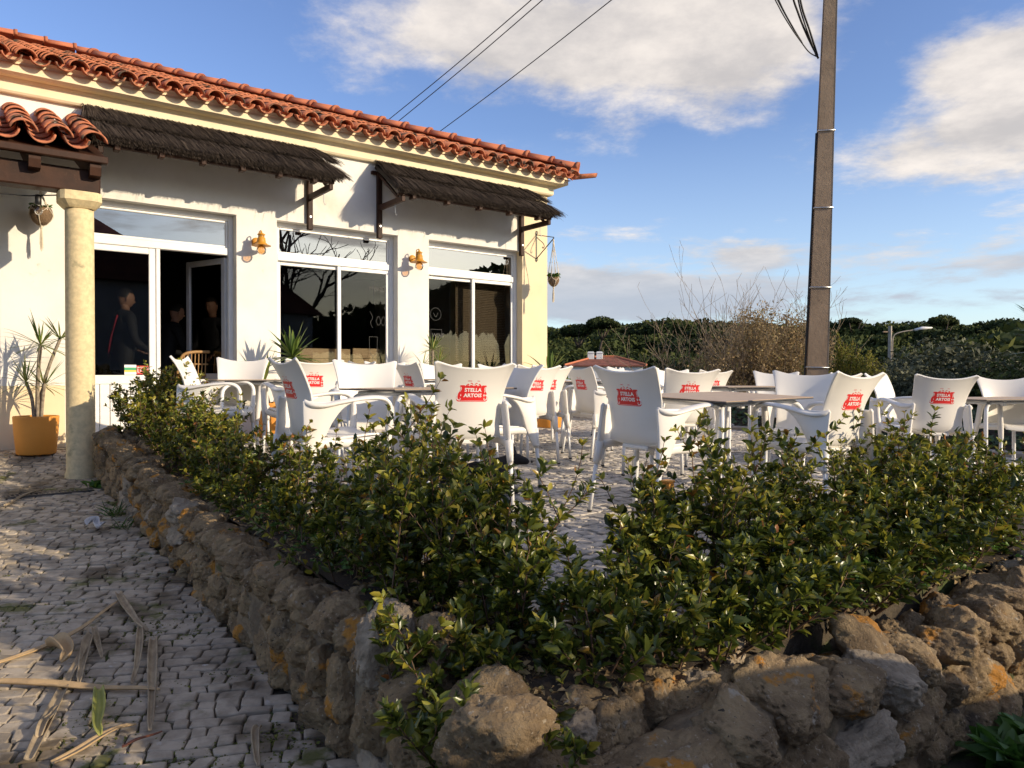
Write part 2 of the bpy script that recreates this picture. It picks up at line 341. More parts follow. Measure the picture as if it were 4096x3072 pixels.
def link(name, me, parent=None, loc=None, rot=None, scale=None):
    o = bpy.data.objects.new(name, me); COL.objects.link(o)
    if parent: o.parent = parent
    if loc is not None: o.location = loc
    if rot is not None: o.rotation_euler = rot
    if scale is not None: o.scale = scale
    return o
def part(name, mb, m, parent, smooth=False, tint=False, **k): return link(name, mb.mesh(name, m, smooth, tint), parent, **k)
def tag(o, label, cat, group=None):
    o['label'] = label; o['category'] = cat
    if group: o['group'] = group
    return o
def thing(name, label, cat, loc=(0, 0, 0), rz=0, group=None):
    o = bpy.data.objects.new(name, None); COL.objects.link(o); o.location = loc; o.rotation_euler = (0, 0, rz); o.empty_display_size = .1
    return tag(o, label, cat, group)
def struct(name, mb, m, smooth=False, **k):
    o = part(name, mb, m, None, smooth, **k); o['kind'] = 'structure'; return o
def bake(o):
    dg = bpy.context.evaluated_depsgraph_get(); dg.update(); me = bpy.data.meshes.new_from_object(o.evaluated_get(dg)); o.modifiers.clear(); o.data = me; return o
def copy_tree(o, parent=None, keep=None):
    c = o.copy(); COL.objects.link(c); c.parent = parent
    for ch in KIDS.get(o.name) or [q for q in o.children]: copy_tree(ch, c)
    return c
KIDS = {}
def cat_rom(P, n):
    """smooth curve through points, n samples"""
    P = np.array(P, float); k = len(P); t = np.linspace(0, k-1, n); out = []
    for q in t:
        i = min(int(q), k-2); f = q-i; p0, p1, p2, p3 = P[max(i-1, 0)], P[i], P[i+1], P[min(i+2, k-1)]
        out.append(.5*((2*p1)+(-p0+p2)*f+(2*p0-5*p1+4*p2-p3)*f*f+(-p0+3*p1-3*p2+p3)*f**3))
    return np.array(out)
_text = {}
def text_mesh(s, bold=.0, res=2):
    """triangulated outline of a line of text, height 1, starting at x=0; returns (verts, faces, width)"""
    if (s, bold) in _text: return _text[(s, bold)]
    c = bpy.data.curves.new('t', 'FONT'); c.body = s; c.size = 1; c.offset = bold; c.resolution_u = res; c.fill_mode = 'FRONT'
    o = bpy.data.objects.new('t', c); COL.objects.link(o); dg = bpy.context.evaluated_depsgraph_get(); dg.update()
    me = bpy.data.meshes.new_from_object(o.evaluated_get(dg))
    v = [tuple(p.co) for p in me.vertices]; f = [tuple(p.vertices) for p in me.polygons]
    bpy.data.objects.remove(o); bpy.data.curves.remove(c); bpy.data.meshes.remove(me)
    x0 = min(p[0] for p in v); x1 = max(p[0] for p in v); y0 = min(p[1] for p in v); y1 = max(p[1] for p in v)
    v = [(p[0]-x0, p[1]-y0) for p in v]; _text[(s, bold)] = (v, f, x1-x0, y1-y0); return _text[(s, bold)]
def fbm(p, o=4, s=0): return mnoise.fractal(Vector(p)+Vector((s*13.7, s*7.1, s*3.3)), 1.0, 2.0, o, noise_basis='PERLIN_ORIGINAL')

def leaf_cloud(P, D, L, W, rnd, tints, curl=.25, quads=True):
    """leaves as two bent halves: P (n,3) bases, D (n,3) directions, L,W lengths/widths; returns V,F,T"""
    n = len(P); P = np.asarray(P, float); D = np.asarray(D, float); D /= np.linalg.norm(D, axis=1)[:, None]+1e-9
    r = rnd.normal(size=(n, 3)); r[:, 2] = np.abs(r[:, 2])+.8
    S = np.cross(D, r); S /= np.linalg.norm(S, axis=1)[:, None]+1e-9; Nn = np.cross(S, D)
    L = np.asarray(L)[:, None]; W = np.asarray(W)[:, None]; cv = (curl*(rnd.random((n, 1))*.9+.3))*L
    k = .30
    a = P; m1 = P+D*L*.45+Nn*cv*.15; e = P+D*L-Nn*cv*.55
    l = P+D*L*.42+S*W*.5+Nn*(cv*.15+W*k); r_ = P+D*L*.42-S*W*.5+Nn*(cv*.15+W*k)
    l2 = P+D*L*.78+S*W*.33-Nn*cv*.22+Nn*W*k*.6; r2 = P+D*L*.78-S*W*.33-Nn*cv*.22+Nn*W*k*.6; m2 = P+D*L*.78-Nn*cv*.24
    V = np.stack([a, l, m1, r_, l2, m2, r2, e], 1).reshape(-1, 3)
    b = np.arange(n)[:, None]*8
    tri = np.array([[0, 2, 1], [0, 3, 2], [1, 2, 5], [1, 5, 4], [2, 3, 6], [2, 6, 5], [4, 5, 7], [5, 6, 7]])
    F = (b[:, :, None]+tri[None]).reshape(-1, 3); T = np.repeat(np.asarray(tints, float), 8); return V, F, T
def quad_cloud(P, size, rnd, tints, outward=None, bias=.6, aspect=1.6):
    n = len(P); P = np.asarray(P, float); nrm = rnd.normal(size=(n, 3)); nrm /= np.linalg.norm(nrm, axis=1)[:, None]
    if outward is not None:
        nrm = nrm*(1-bias)+outward*bias; nrm /= np.linalg.norm(nrm, axis=1)[:, None]+1e-9
    r = rnd.normal(size=(n, 3)); A = np.cross(nrm, r); A /= np.linalg.norm(A, axis=1)[:, None]+1e-9; B = np.cross(nrm, A)
    s = np.asarray(size)[:, None]
    V = np.stack([P-A*s*aspect, P+B*s*.8, P+A*s*aspect*.9+nrm*s*.3, P-B*s*.8], 1).reshape(-1, 3)
    F = np.arange(n*4).reshape(n, 4); return V, F, np.repeat(np.asarray(tints, float), 4)
# ------------------------------------------------------------------ ground
def lerp_tab(tab, x):
    if x <= tab[0][0]: return tab[0][1]
    for (a, za), (b, zb) in zip(tab, tab[1:]):
        if x <= b: return za+(zb-za)*(x-a)/(b-a)
    return tab[-1][1]
TT = [(0, -2.4), (9, -2.4), (12, -1.3), (22, -2.2), (50, -4.2), (80, -2.8), (110, .3), (150, 4.2), (185, 6.5), (260, 8), (900, 8)]
def terr_z(x, y):
    r = math.hypot(x, y); z = lerp_tab(TT, r); az = math.atan2(x, y)
    if y < 0 or az < -.3: z = -3.2
    if r > 60: z += 1.3*math.sin(az*9+1)+.8*math.sin(az*23)-(1.8 if az < .12 else 0)
    return z+ (fbm((x*.05, y*.05, 0), 3)*.5 if r > 15 else 0)
def ground():
    b = MB(); rs = [3, 7, 10, 12, 15, 19, 24, 30, 38, 48, 60, 75, 90, 105, 120, 140, 160, 180, 210, 260, 400, 900, 2500]; na = 144
    vs = [(r*math.sin(2*math.pi*i/na), r*math.cos(2*math.pi*i/na)) for r in rs for i in range(na)]
    vs = [(x, y, terr_z(x, y)) for x, y in vs]
    fs = [(k*na+i, k*na+(i+1) % na, (k+1)*na+(i+1) % na, (k+1)*na+i) for k in range(len(rs)-1) for i in range(na)]
    fs = [f[::-1] for f in fs]+[tuple(range(na))[::-1]]
    b.add(vs, fs); struct('terrain', b, 'terrain', True)
    # cobbled lane to the left of the wall and in front of it
    g = MB(); es = [-.6, -.2, 0, .25, .5, .75, 1, 1.2, 1.5, 2, 3, 4, 5, 6, 7, 7.8, 9, 10, 12, 16, 24, 40]
    for u0, u1, e0, e1 in ((-30, -.08, -.6, 7.8), (-30, 30, 7.8, 40)):
        E = [e for e in es if e0 <= e <= e1]; U = [u0, -12, -6, -3, -1, min(u1, -.08)]+([2, 6, 12, u1] if u1 > 0 else [])
        vs = [FW(u, e, pave_z(u, e)-.012) for e in E for u in U]; n = len(U)
        g.add(vs, [(i*n+j, (i+1)*n+j, (i+1)*n+j+1, i*n+j+1) for i in range(len(E)-1) for j in range(n-1)])
    lane = struct('lane', g, 'joint_dirt')
    p = MB(); U = [.0, 1, 2, 4, 6, 8.3]; E = [-7, -3, 0, 2, 4, 6, 7.5]
    vs = [FW(u, e, patio_z(u, e)-.012) for e in E for u in U]; n = len(U)
    p.add(vs, [(i*n+j, (i+1)*n+j, (i+1)*n+j+1, i*n+j+1) for i in range(len(E)-1) for j in range(n-1)])
    vs2 = [FW(8.3, e, patio_z(8.3, e)-z) for e in (-7, 7.5) for z in (.012, 2.6)]; p.add(vs2, [(0, 1, 3, 2)])
    vs2 = [FW(u, -7, patio_z(u, -7)-z) for u in (-.1, 8.3) for z in (.022, 2.6)]; p.add(vs2, [(0, 2, 3, 1)])
    vs2 = [FW(u, 7.5, patio_z(u, 7.5)-z) for u in (.0, 8.3) for z in (.022, 2.6)]; p.add(vs2, [(0, 1, 3, 2)])
    patio = struct('patio', p, 'joint_dirt')
    return lane, patio
LANE, PATIO = ground()

def cobbles(owner, m, name, inside, zf, phi, u0, u1, e0, e1, sx, sy, seed, joint=.007):
    rnd = random.Random(seed); c, s = math.cos(phi), math.sin(phi); out = []
    cor = [(c*(a)+s*b, -s*a+c*b) for a in (u0, u1) for b in (e0, e1)]
    a0, a1 = min(q[0] for q in cor), max(q[0] for q in cor); b0, b1 = min(q[1] for q in cor), max(q[1] for q in cor)
    def B(r, a): return b0+r*sy+.045*mnoise.noise((a*.9, r*.11, seed))+.030*mnoise.noise((a*4.3, r*1.7, seed+3.))
    for r in range(int((b1-b0)/sy)+1):
        a = a0+rnd.random()*sx
        while a < a1:
            w = sx*rnd.uniform(.6, 1.4); am = a+w/2; bm = b0+(r+.5)*sy
            um, em = c*am-s*bm, s*am+c*bm
            if inside(um, em):
                j1, j2, j3, j4 = [rnd.uniform(-.012, .012) for _ in range(4)]
                q = [(a+j1*0, B(r, a)), (a+w, B(r, a+w)), (a+w, B(r+1, a+w)), (a, B(r+1, a))]
                skew = .04*mnoise.noise((a*7, r*3.3, 1)); q[2] = (q[2][0]+skew, q[2][1]); q[3] = (q[3][0]+skew, q[3][1])
                cx = sum(p[0] for p in q)/4; cy = sum(p[1] for p in q)/4
                ring = []
                for i in range(4):      # inset, cut corners
                    p, n, l = q[i], q[(i+1) % 4], q[i-1]
                    for o, f in ((l, rnd.uniform(.03, .14)), (n, rnd.uniform(.03, .14))):
                        x = p[0]+(o[0]-p[0])*f; y = p[1]+(o[1]-p[1])*f
                        d = math.hypot(x-cx, y-cy); k = max(.2, 1-joint/d*1.0)
                        ring.append((cx+(x-cx)*k-cx, cy+(y-cy)*k-cy))
                out.append((um, em, ring, rnd.uniform(-.004, .004), rnd.uniform(-.05, .05), rnd.uniform(-.05, .05), c, s))
            a += w
    # build
    def build(st):
        um, em, ring, dz, tx, ty, c_, s_ = st; x, y, _ = FW(um, em); z = zf(um, em)+dz
        vs = []
        for k, h in ((1.02, -.020), (1.0, -.003), (.90, .001)):
            for (a, b) in ring:
                a2, b2 = a*k, b*k; u, e = c_*a2-s_*b2, s_*a2+c_*b2
                wx, wy = .8*u+.6*e, .6*u-.8*e; vs.append((wx, wy, h+tx*a2+ty*b2+(zf(um+u, em+e)-zf(um, em))))
        n = len(ring); fs = [(k*n+i, k*n+n+i, k*n+n+(i+1) % n, k*n+(i+1) % n) for k in range(2) for i in range(n)]+[tuple(range(2*n, 3*n))[::-1]]
        return (x, y, z), vs, fs
    def vis(st):
        x, y, _ = FW(st[0], st[1]); z = zf(st[0], st[1])
        if y < .6: return 0
        px = 512+738*x/y; py = 376+738*(CZ-z)/y
        return 1/y if (5 < px < 1019 and py < 772) else -abs(px-512)
    keep = []
    for st in out:
        x, y, _ = FW(st[0], st[1])
        if y > .4 and -420 < 738*x/y+512 < 1450: keep.append(st)
    keep.sort(key=vis, reverse=True); big = MB()
    for i, st in enumerate(keep):
        loc, vs, fs = build(st)
        if i < 300:
            b = MB(); b.add(vs, fs); link(name, b.mesh(name, m), owner, loc=loc)
        else: big.add([(v[0]+loc[0], v[1]+loc[1], v[2]+loc[2]) for v in vs], fs)
    o = link('cobble_field', big.mesh('cobble_field', m), owner); o['kind'] = 'stuff'
cobbles(LANE, 'cobble_lane', 'cobble', lambda u, e: (u < -.20 and e > .12 and u > -6 and e < 9.6) or (e > 8.05 and e < 9.6 and -.4 < u < 4), pave_z, R(24), -6, 4, .1, 9.6, .086, .066, 5, .0045)
cobbles(PATIO, 'cobble', 'cobble', lambda u, e: (.40 if e < 6.7 else .30)+.06*math.sin(e*5) < u < 8.2 and -5 < e < (7.34+.05*math.sin(u*9) if u < 1.1 else 7.12+.05*math.sin(u*7)) and not (e < .02 and u < 6.25), patio_z, R(-6), 0, 8.2, -5, 7.6, .114, .072, 9, .0068)

# moss tufts in the joints of the lane
def moss():
    rnd = np.random.default_rng(4); P = []; 
    for _ in range(9000):
        u = -.3-rnd.random()**1.3*3.2; e = 4.0+rnd.random()*4.8
        if mnoise.noise((u*2.2, e*2.2, 3)) < .02: continue
        k = rnd.integers(8, 18)
        for _ in range(k):
            uu = u+rnd.normal()*.05; ee = e+rnd.normal()*.03; P.append((*FW(uu, ee)[:2], pave_z(uu, ee)-.010+rnd.random()*.009))
    P = np.array(P); V, F, T = quad_cloud(P, rnd.uniform(.003, .008, len(P)), rnd, rnd.random(len(P)), np.array([[0, 0, 1.]]).repeat(len(P), 0), .6, 1.2)
    o = link('moss', npmesh('moss', V, F, 'moss', T)); o['kind'] = 'stuff'; o['label'] = 'green moss growing in the joints of the cobbled lane'
moss()

# kerb and planted bank at the far edge of the patio
def kerb():
    t = thing('patio_kerb', 'low stone kerb edging the cobbled patio in front of the ivy', 'kerb', FW(8.3, 0, 0), RZ)
    for i in range(11):
        e = -5+i*1.15; b = MB(); z = patio_z(8.3, e); b.bbox((0, -e-1.13, z-.15), (.14, -e, z+.05), .02); part('kerb_stone', b, 'concrete_light', t)
    rnd = np.random.default_rng(8); P = []; O = []
    for _ in range(9000):
        u = 8.5+rnd.random()*2.0; e = -2+rnd.random()*10; h = .38*math.sin(min(1, (u-8.45)/.9)*math.pi*.5)+.12*mnoise.noise((u*2, e*2, 0))
        zz = patio_z(8.3, e)+h-max(0, u-9.6)*.5; P.append((*FW(u, e)[:2], zz+rnd.random()*.06))
    P = np.array(P); V, F, T = quad_cloud(P, rnd.uniform(.022, .045, len(P)), rnd, rnd.random(len(P)), np.array([[-.4, -.4, .8]]).repeat(len(P), 0), .5, 1.1)
    o = link('ivy', npmesh('ivy', V, F, 'ivy', T)); o['kind'] = 'stuff'; o['label'] = 'dark green ivy covering the bank behind the patio kerb'
    b = MB()
    b.grid(lambda i, j: FW(8.42+i*2.4, -3+j*11.5, patio_z(8.3, -3+j*11.5)+.30*math.sin(min(1, i*2.4/.9)*math.pi*.5)-.05-max(0, i*2.4-1.2)*.9), 9, 24)
    struct('bank', b, 'soil', True)
    # low white wall with sloping top beyond the corner of the building
    w = thing('garden_wall', 'low white rendered garden wall beyond the building corner, top sloping down', 'wall', FW(7.75, .6, 0), RZ)
    b = MB(); z = patio_z(7.7, 0); b.poly([(0, 0, z-.3), (0, 0, z+.06), (0, 1.3, z+.62), (0, 4.2, z+.9), (0, 4.2, z-.3)], (.22, 0, 0)); part('wall', b, 'house_white', w)
    b = MB(); b.grid(lambda i, j: FW(8+i*3.2, -5+j*5.2, patio_z(8, 0)+.48-i*.8-j*.25+.05*math.sin(i*9+j*13)), 12, 16); struct('grass_verge', b, 'grass', True)
kerb()

# ------------------------------------------------------------------ stone wall
WL = [(1.2, .33), (1.45, .36), (2, .29), (2.6, .23), (3.4, .16), (4.65, .06), (5.6, .02), (6.4, .03), (6.8, .02), (7.2, -.06), (7.6, -.10)]
WF = [(-.3, -.08), (.05, -.11), (.2, -.10), (.33, -.04), (.7, -.03), (1.0, -.07), (1.3, -.10), (1.7, -.08), (2.2, -.04), (3, .0), (5, .02)]
def stone_mesh(seed, rad, sub=3, rough=.16, box=2.6):
    bm = bmesh.new(); bmesh.ops.create_icosphere(bm, subdivisions=sub, radius=1); rx, ry, rz = rad
    rd = random.Random(int(seed*1000)); planes = []
    for _ in range(16):
        w = Vector((rd.gauss(0, 1), rd.gauss(0, 1), rd.gauss(0, 1))).normalized(); planes.append((w, rd.uniform(.74, 1.02)))
    for v in bm.verts:
        p = v.co.normalized(); q = (abs(p.x)**box+abs(p.y)**box+abs(p.z)**box)**(-1/box); p = p*q
        for w, dd in planes:           # broken faces
            k = p.dot(w)
            if k > dd: p = p-w*(k-dd)*.88
        n = mnoise.fractal(p*1.1+Vector((seed*3.1, seed*1.7, seed)), 1, 2, 2)*rough*.7+mnoise.fractal(p*3.3+Vector((seed, 5, seed*2)), 1, 2, 3)*rough*.30
        rg = abs(mnoise.noise(p*2.1+Vector((seed*2, 1, 9)))); n -= max(0, .10-rg)*rough*2.2
        if sub > 3:
            n += mnoise.fractal(p*9+Vector((seed, 2, 7)), .7, 2, 4)*rough*.26; pit = mnoise.noise(p*6.5+Vector((3, seed, 1))); n -= max(0, pit-.33)*rough*1.2
        v.co = Vector((p.x*rx, p.y*ry, p.z*rz))*(1+n)
    me = bpy.data.meshes.new('stone'); bm.to_mesh(me); bm.free(); me.shade_smooth(); return me
def stonewall():
    rnd = random.Random(21)
    t = thing('stone_wall', 'low rough brown stone wall around the hedge, spotted with orange lichen', 'wall', FW(-.1, 4, 0), RZ)
    ti = Matrix.Translation(t.location) @ Matrix.Rotation(RZ, 4, 'Z'); ti.invert()
    # mortar core
    core = MB()
    def ring(cu, ce, du, de, zb, zt, w0, w1, seed):
        pts = []
        for (a, z) in ((w0, zb), (w0, zb+(zt-zb)*.5), (w0+.02, zt-.03), ((w0+w1)/2, zt), (w1-.02, zt-.03), (w1, zb)):
            p = FW(cu+du*a, ce+de*a, z); nn = fbm((p[0]*5, p[1]*5, z*5), 3, 2)*.035; pts.append((p[0]+nn, p[1]+nn, p[2]+nn*.6))
        return pts
    secs = []
    e = 1.28
    while e < 7.45: secs.append(ring(-.08, e, 1, 0, pave_z(0, e)-.12, lerp_tab(WL, e)-.035, -.10, .11, 1)); e += .1
    secs.append(ring(-.06, 7.62, .8, -.6, pave_z(0, 7.6)-.12, -.14, -.14, .10, 1))
    u = .05
    while u < 4.8: secs.append(ring(u, 7.68, 0, -1, pave_z(0, 7.7)-.14, lerp_tab(WF, u)-.04, -.12, .10, 1)); u += .1
    n = 6; vs = [p for s_ in secs for p in s_]
    core.add(vs, [(k*n+i, k*n+i+1, (k+1)*n+i+1, (k+1)*n+i) for k in range(len(secs)-1) for i in range(n-1)]+[tuple(range(n-1, -1, -1))])
    part('mortar', core.xf(ti), 'mortar', t, True)
    pool = [stone_mesh(i*1.37+.2, (1, 1, 1), 5, .24, 2.6+.3*(i % 4)) for i in range(16)]
    for i, me in enumerate(pool): me.materials.append(M['stone_pale' if i == 11 else 'stone'])
    def put(u, e, z, ru, re, rz, tilt=.25):
        me = pool[rnd.randrange(16)]; x, y, _ = FW(u, e)
        p = ti @ Vector((x, y, z)); link('stone', me, t, loc=p, rot=(rnd.uniform(-tilt, tilt), rnd.uniform(-tilt, tilt), rnd.choice((0, math.pi))+rnd.uniform(-.3, .3)), scale=(ru, re, rz))
    def along(length, pos, ztop, zbot, near):
        # courses of stones along one face; pos(s, inset) gives (u,e)
        s = 0
        while s < length:
            w = rnd.uniform(.075, .15)*(1.15 if near(s) else 1); zt = ztop(s+w); zb = zbot(s+w); hh = zt-zb
            nc = 3 if hh > .36 else 2; zc = zb
            cuts = sorted(rnd.uniform(.8, 1.2) for _ in range(nc)); rnd.shuffle(cuts); tot = sum(cuts)
            for k in range(nc):
                h = hh*cuts[k]/tot; top = k == nc-1
                yield s+w+rnd.uniform(-.03, .03), w*rnd.uniform(.95, 1.15), zc+h/2, h/2*rnd.uniform(1.0, 1.2), top
                zc += h
            s += 2*w*.9
    for s, w, z, h, top in along(6.15, None, lambda s: lerp_tab(WL, 1.3+s), lambda s: pave_z(0, 1.3+s)-.03, lambda s: s > 4.2):
        put(-.145+rnd.uniform(-.015, .015)+(.03 if top else 0), 1.3+s, z, .085 if not top else .115, w, h)
        if top and rnd.random() < .8: put(.03, 1.3+s+rnd.uniform(-.08, .08), z-.01, .075, w, h)
    for s, w, z, h, top in along(4.9, None, lambda s: lerp_tab(WF, s-.15), lambda s: pave_z(0, 7.85)-.04, lambda s: True):
        put(s-.15, 7.77+rnd.uniform(-.015, .02)-(.03 if top else 0), z, w, .09 if not top else .12, h)
        if top: put(s-.15+rnd.uniform(-.08, .08), 7.60, z-.03, w, .075, h*.9)
    for (u, e, z, a, b, c) in ((-.2, 7.62, -.2, .14, .15, .13), (-.14, 7.72, -.38, .17, .14, .13), (-.16, 7.45, -.33, .12, .16, .12), (-.2, 7.55, -.02, .13, .10, .09)): put(u, e, z, a, b, c)
    for k_ in range(11): put(-.08+k_*.075, 7.53+rnd.uniform(-.03, .03), -.13+rnd.uniform(-.03, .03), .07, .07, .075)
    for k_ in range(8): put(.12+k_*.09, 7.47+rnd.uniform(-.03, .03), -.07+rnd.uniform(-.02, .02), .07, .065, .05)
    # larger feature stones standing on the bend
    def feat(u, e, z, rad, m, seed, rot):
        me = stone_mesh(seed, rad, 5, .24, 2.5); me.materials.append(M[m]); x, y, _ = FW(u, e)
        link('stone', me, t, loc=ti @ Vector((x, y, z)), rot=rot)
    feat(-.135, 6.86, -.02, (.085, .095, .14), 'stone_pale', 41.3, (.1, .25, .3))
    feat(-.02, 7.02, .0, (.09, .10, .10), 'stone', 17.7, (0, .2, 0)); feat(-.07, 7.32, -.10, (.12, .15, .12), 'stone', 9.4, (0, .1, .5))
    # loose stones lying on the wall to the right
    for i, (px, py, rad, m, lab) in enumerate(((905, 659, (.085, .05, .045), 'stone_tan', 'squared ochre stone lying loose on the wall top, left end of the pale pile'),
            (925, 690, (.05, .05, .075), 'stone_pale', 'upright pale knobbly stone hanging down the wall face below the ochre stone'),
            (951, 662, (.075, .03, .035), 'stone_pale', 'flat sloping pale stone between the ochre stone and the big buff stone'),
            (968, 636, (.085, .06, .05), 'stone_pale', 'biggest buff stone of the loose pile on the wall'),
            (962, 652, (.055, .035, .03), 'stone_tan', 'small yellowish stone leaning against the biggest buff stone'),
            (994, 615, (.075, .045, .04), 'stone_pale', 'smooth grey stone highest on the loose pile at right'),
            (860, 640, (.13, .09, .055), 'stone', 'dark flat slab stone lying on the wall left of the loose pile'))):
        k = (px-512)/738; e = 7.66; u = None
        # along the wall line e=7.66
        uu = (k*(F0[1]-.8*e)-F0[0]-.6*e)/(.8-.6*k); x, y, _ = FW(uu, e); z = CZ-(py-376)/738*y
        me = stone_mesh(60+i*2.3, rad, 4, .18, 3.2); me.materials.append(M[m])
        tag(link('loose_stone', me, None, loc=(x, y, z), rot=(.15*i % .5, -.2+.13*i % .4, RZ+.3*(i % 3)-.3)), lab, 'stone', 'loose stones on the wall')
stonewall()
# ------------------------------------------------------------------ café building (local frame: x=u, y=-e)
ZT, ZB, ZS = 2.74, 2.27, .80         # window head, transom bar underside, sill
WINS = [(-.204, 1.433), (1.916, 3.573), (4.059, 5.704)]
UC = 6.2; UL = -7.0; DEP = 9.0; TH = .28; ZTOP = 3.78
B = thing('cafe_building', 'white café with terracotta hip roof, cream cornice and three big windows', 'building', (F0[0], F0[1], 0), RZ)
def building():
    w = MB(); base = -.4
    def wall(u0, u1, z0, z1): w.box((u0, 0, z0), (u1, TH, z1))
    edges = [UL]+[q for a in WINS for q in a]+[5.704]
    wall(UL, WINS[0][0], base, ZTOP)
    wall(WINS[0][1], WINS[1][0], base, ZTOP); wall(WINS[1][1], WINS[2][0], base, ZTOP)
    for a, b in WINS: wall(a, b, ZT, ZTOP)
    for a, b in WINS[1:]: wall(a, b, base, ZS)
    part('wall', w, 'plaster', B)
    p = MB(); p.box((5.704, -.006, base), (UC, TH, ZTOP)); part('corner_pilaster', p, 'cream_paint', B)
    # side wall with two openings
    s = MB(); x0, x1 = UC-TH, UC-.001; so = [(1.0, 2.4), (3.3, 5.2)]
    y = TH
    for a, b in so: s.box((x0, y, base), (x1, a, ZTOP)); s.box((x0, a, base), (x1, b, .75)); s.box((x0, a, 2.7), (x1, b, ZTOP)); y = b
    s.box((x0, y, base), (x1, DEP, ZTOP)); part('side_wall', s, 'cream_paint', B)
    for a, b in so:
        f = MB()
        for q in (a, (a+b)/2-.03, b-.06): f.box((UC-.16, q, .75), (UC-.10, q+.06, 2.7))
        for q in (.75, 2.15, 2.64): f.box((UC-.155, a, q), (UC-.105, b, q+.06))
        fo = part('side_window', f, 'white_frame', B); g = MB(); g.box((UC-.132, a+.05, .8), (UC-.128, b-.05, 2.66)); part('pane', g, 'pane', fo)
    bk = MB(); bk.box((UL, DEP-.2, base), (UC, DEP, ZTOP)); bk.box((UL, TH, base), (UL+.2, DEP, ZTOP)); part('rear_wall', bk, 'plaster', B)
    # room behind the glass, its dimness painted into the near-black lining
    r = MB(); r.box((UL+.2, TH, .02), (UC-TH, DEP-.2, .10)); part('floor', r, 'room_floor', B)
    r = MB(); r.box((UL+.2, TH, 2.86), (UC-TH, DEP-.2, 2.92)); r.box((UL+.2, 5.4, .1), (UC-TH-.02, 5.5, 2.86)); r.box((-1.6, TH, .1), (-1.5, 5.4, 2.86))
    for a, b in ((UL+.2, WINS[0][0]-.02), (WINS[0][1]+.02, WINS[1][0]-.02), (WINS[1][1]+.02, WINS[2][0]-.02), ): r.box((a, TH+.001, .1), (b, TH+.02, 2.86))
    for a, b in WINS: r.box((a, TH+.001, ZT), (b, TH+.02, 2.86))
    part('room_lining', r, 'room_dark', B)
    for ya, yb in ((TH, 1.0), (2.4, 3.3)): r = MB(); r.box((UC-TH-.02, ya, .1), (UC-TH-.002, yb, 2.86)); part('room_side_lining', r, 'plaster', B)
    # cream dado on the left
    d = MB(); d.box((UL, -.008, base), (WINS[0][0]-.12, 0.0, .73)); part('dado', d, 'cream_paint', B)
    # cornice: two stepped bands, wrapped round the corner
    for nm, pr, z0, z1 in (('cornice_band', .075, 3.655, 3.79), ('cornice_band', .235, 3.792, 3.945)):
        prof = [(0, z0), (pr*.8, z0), (pr, z0+.02), (pr, z1-.03), (pr+.03, z1), (0, z1)]; c = MB(); n = len(prof); vs = []
        for q, z in prof: vs += [(UL, -q, z), (UC+q, -q, z), (UC+q, DEP, z)]
        fs = []
        for i in range(n):
            j = (i+1) % n
            for k in range(2): fs.append((i*3+k, i*3+k+1, j*3+k+1, j*3+k))
        c.add(vs, fs); part(nm, c, 'cornice_paint', B)
    # the thin metal strip where pilaster and wall meet
    q = MB(); q.box((5.70, -.012, 2.75), (5.712, -.0062, 3.655)); part('joint_strip', q, 'white_frame', B)
building()

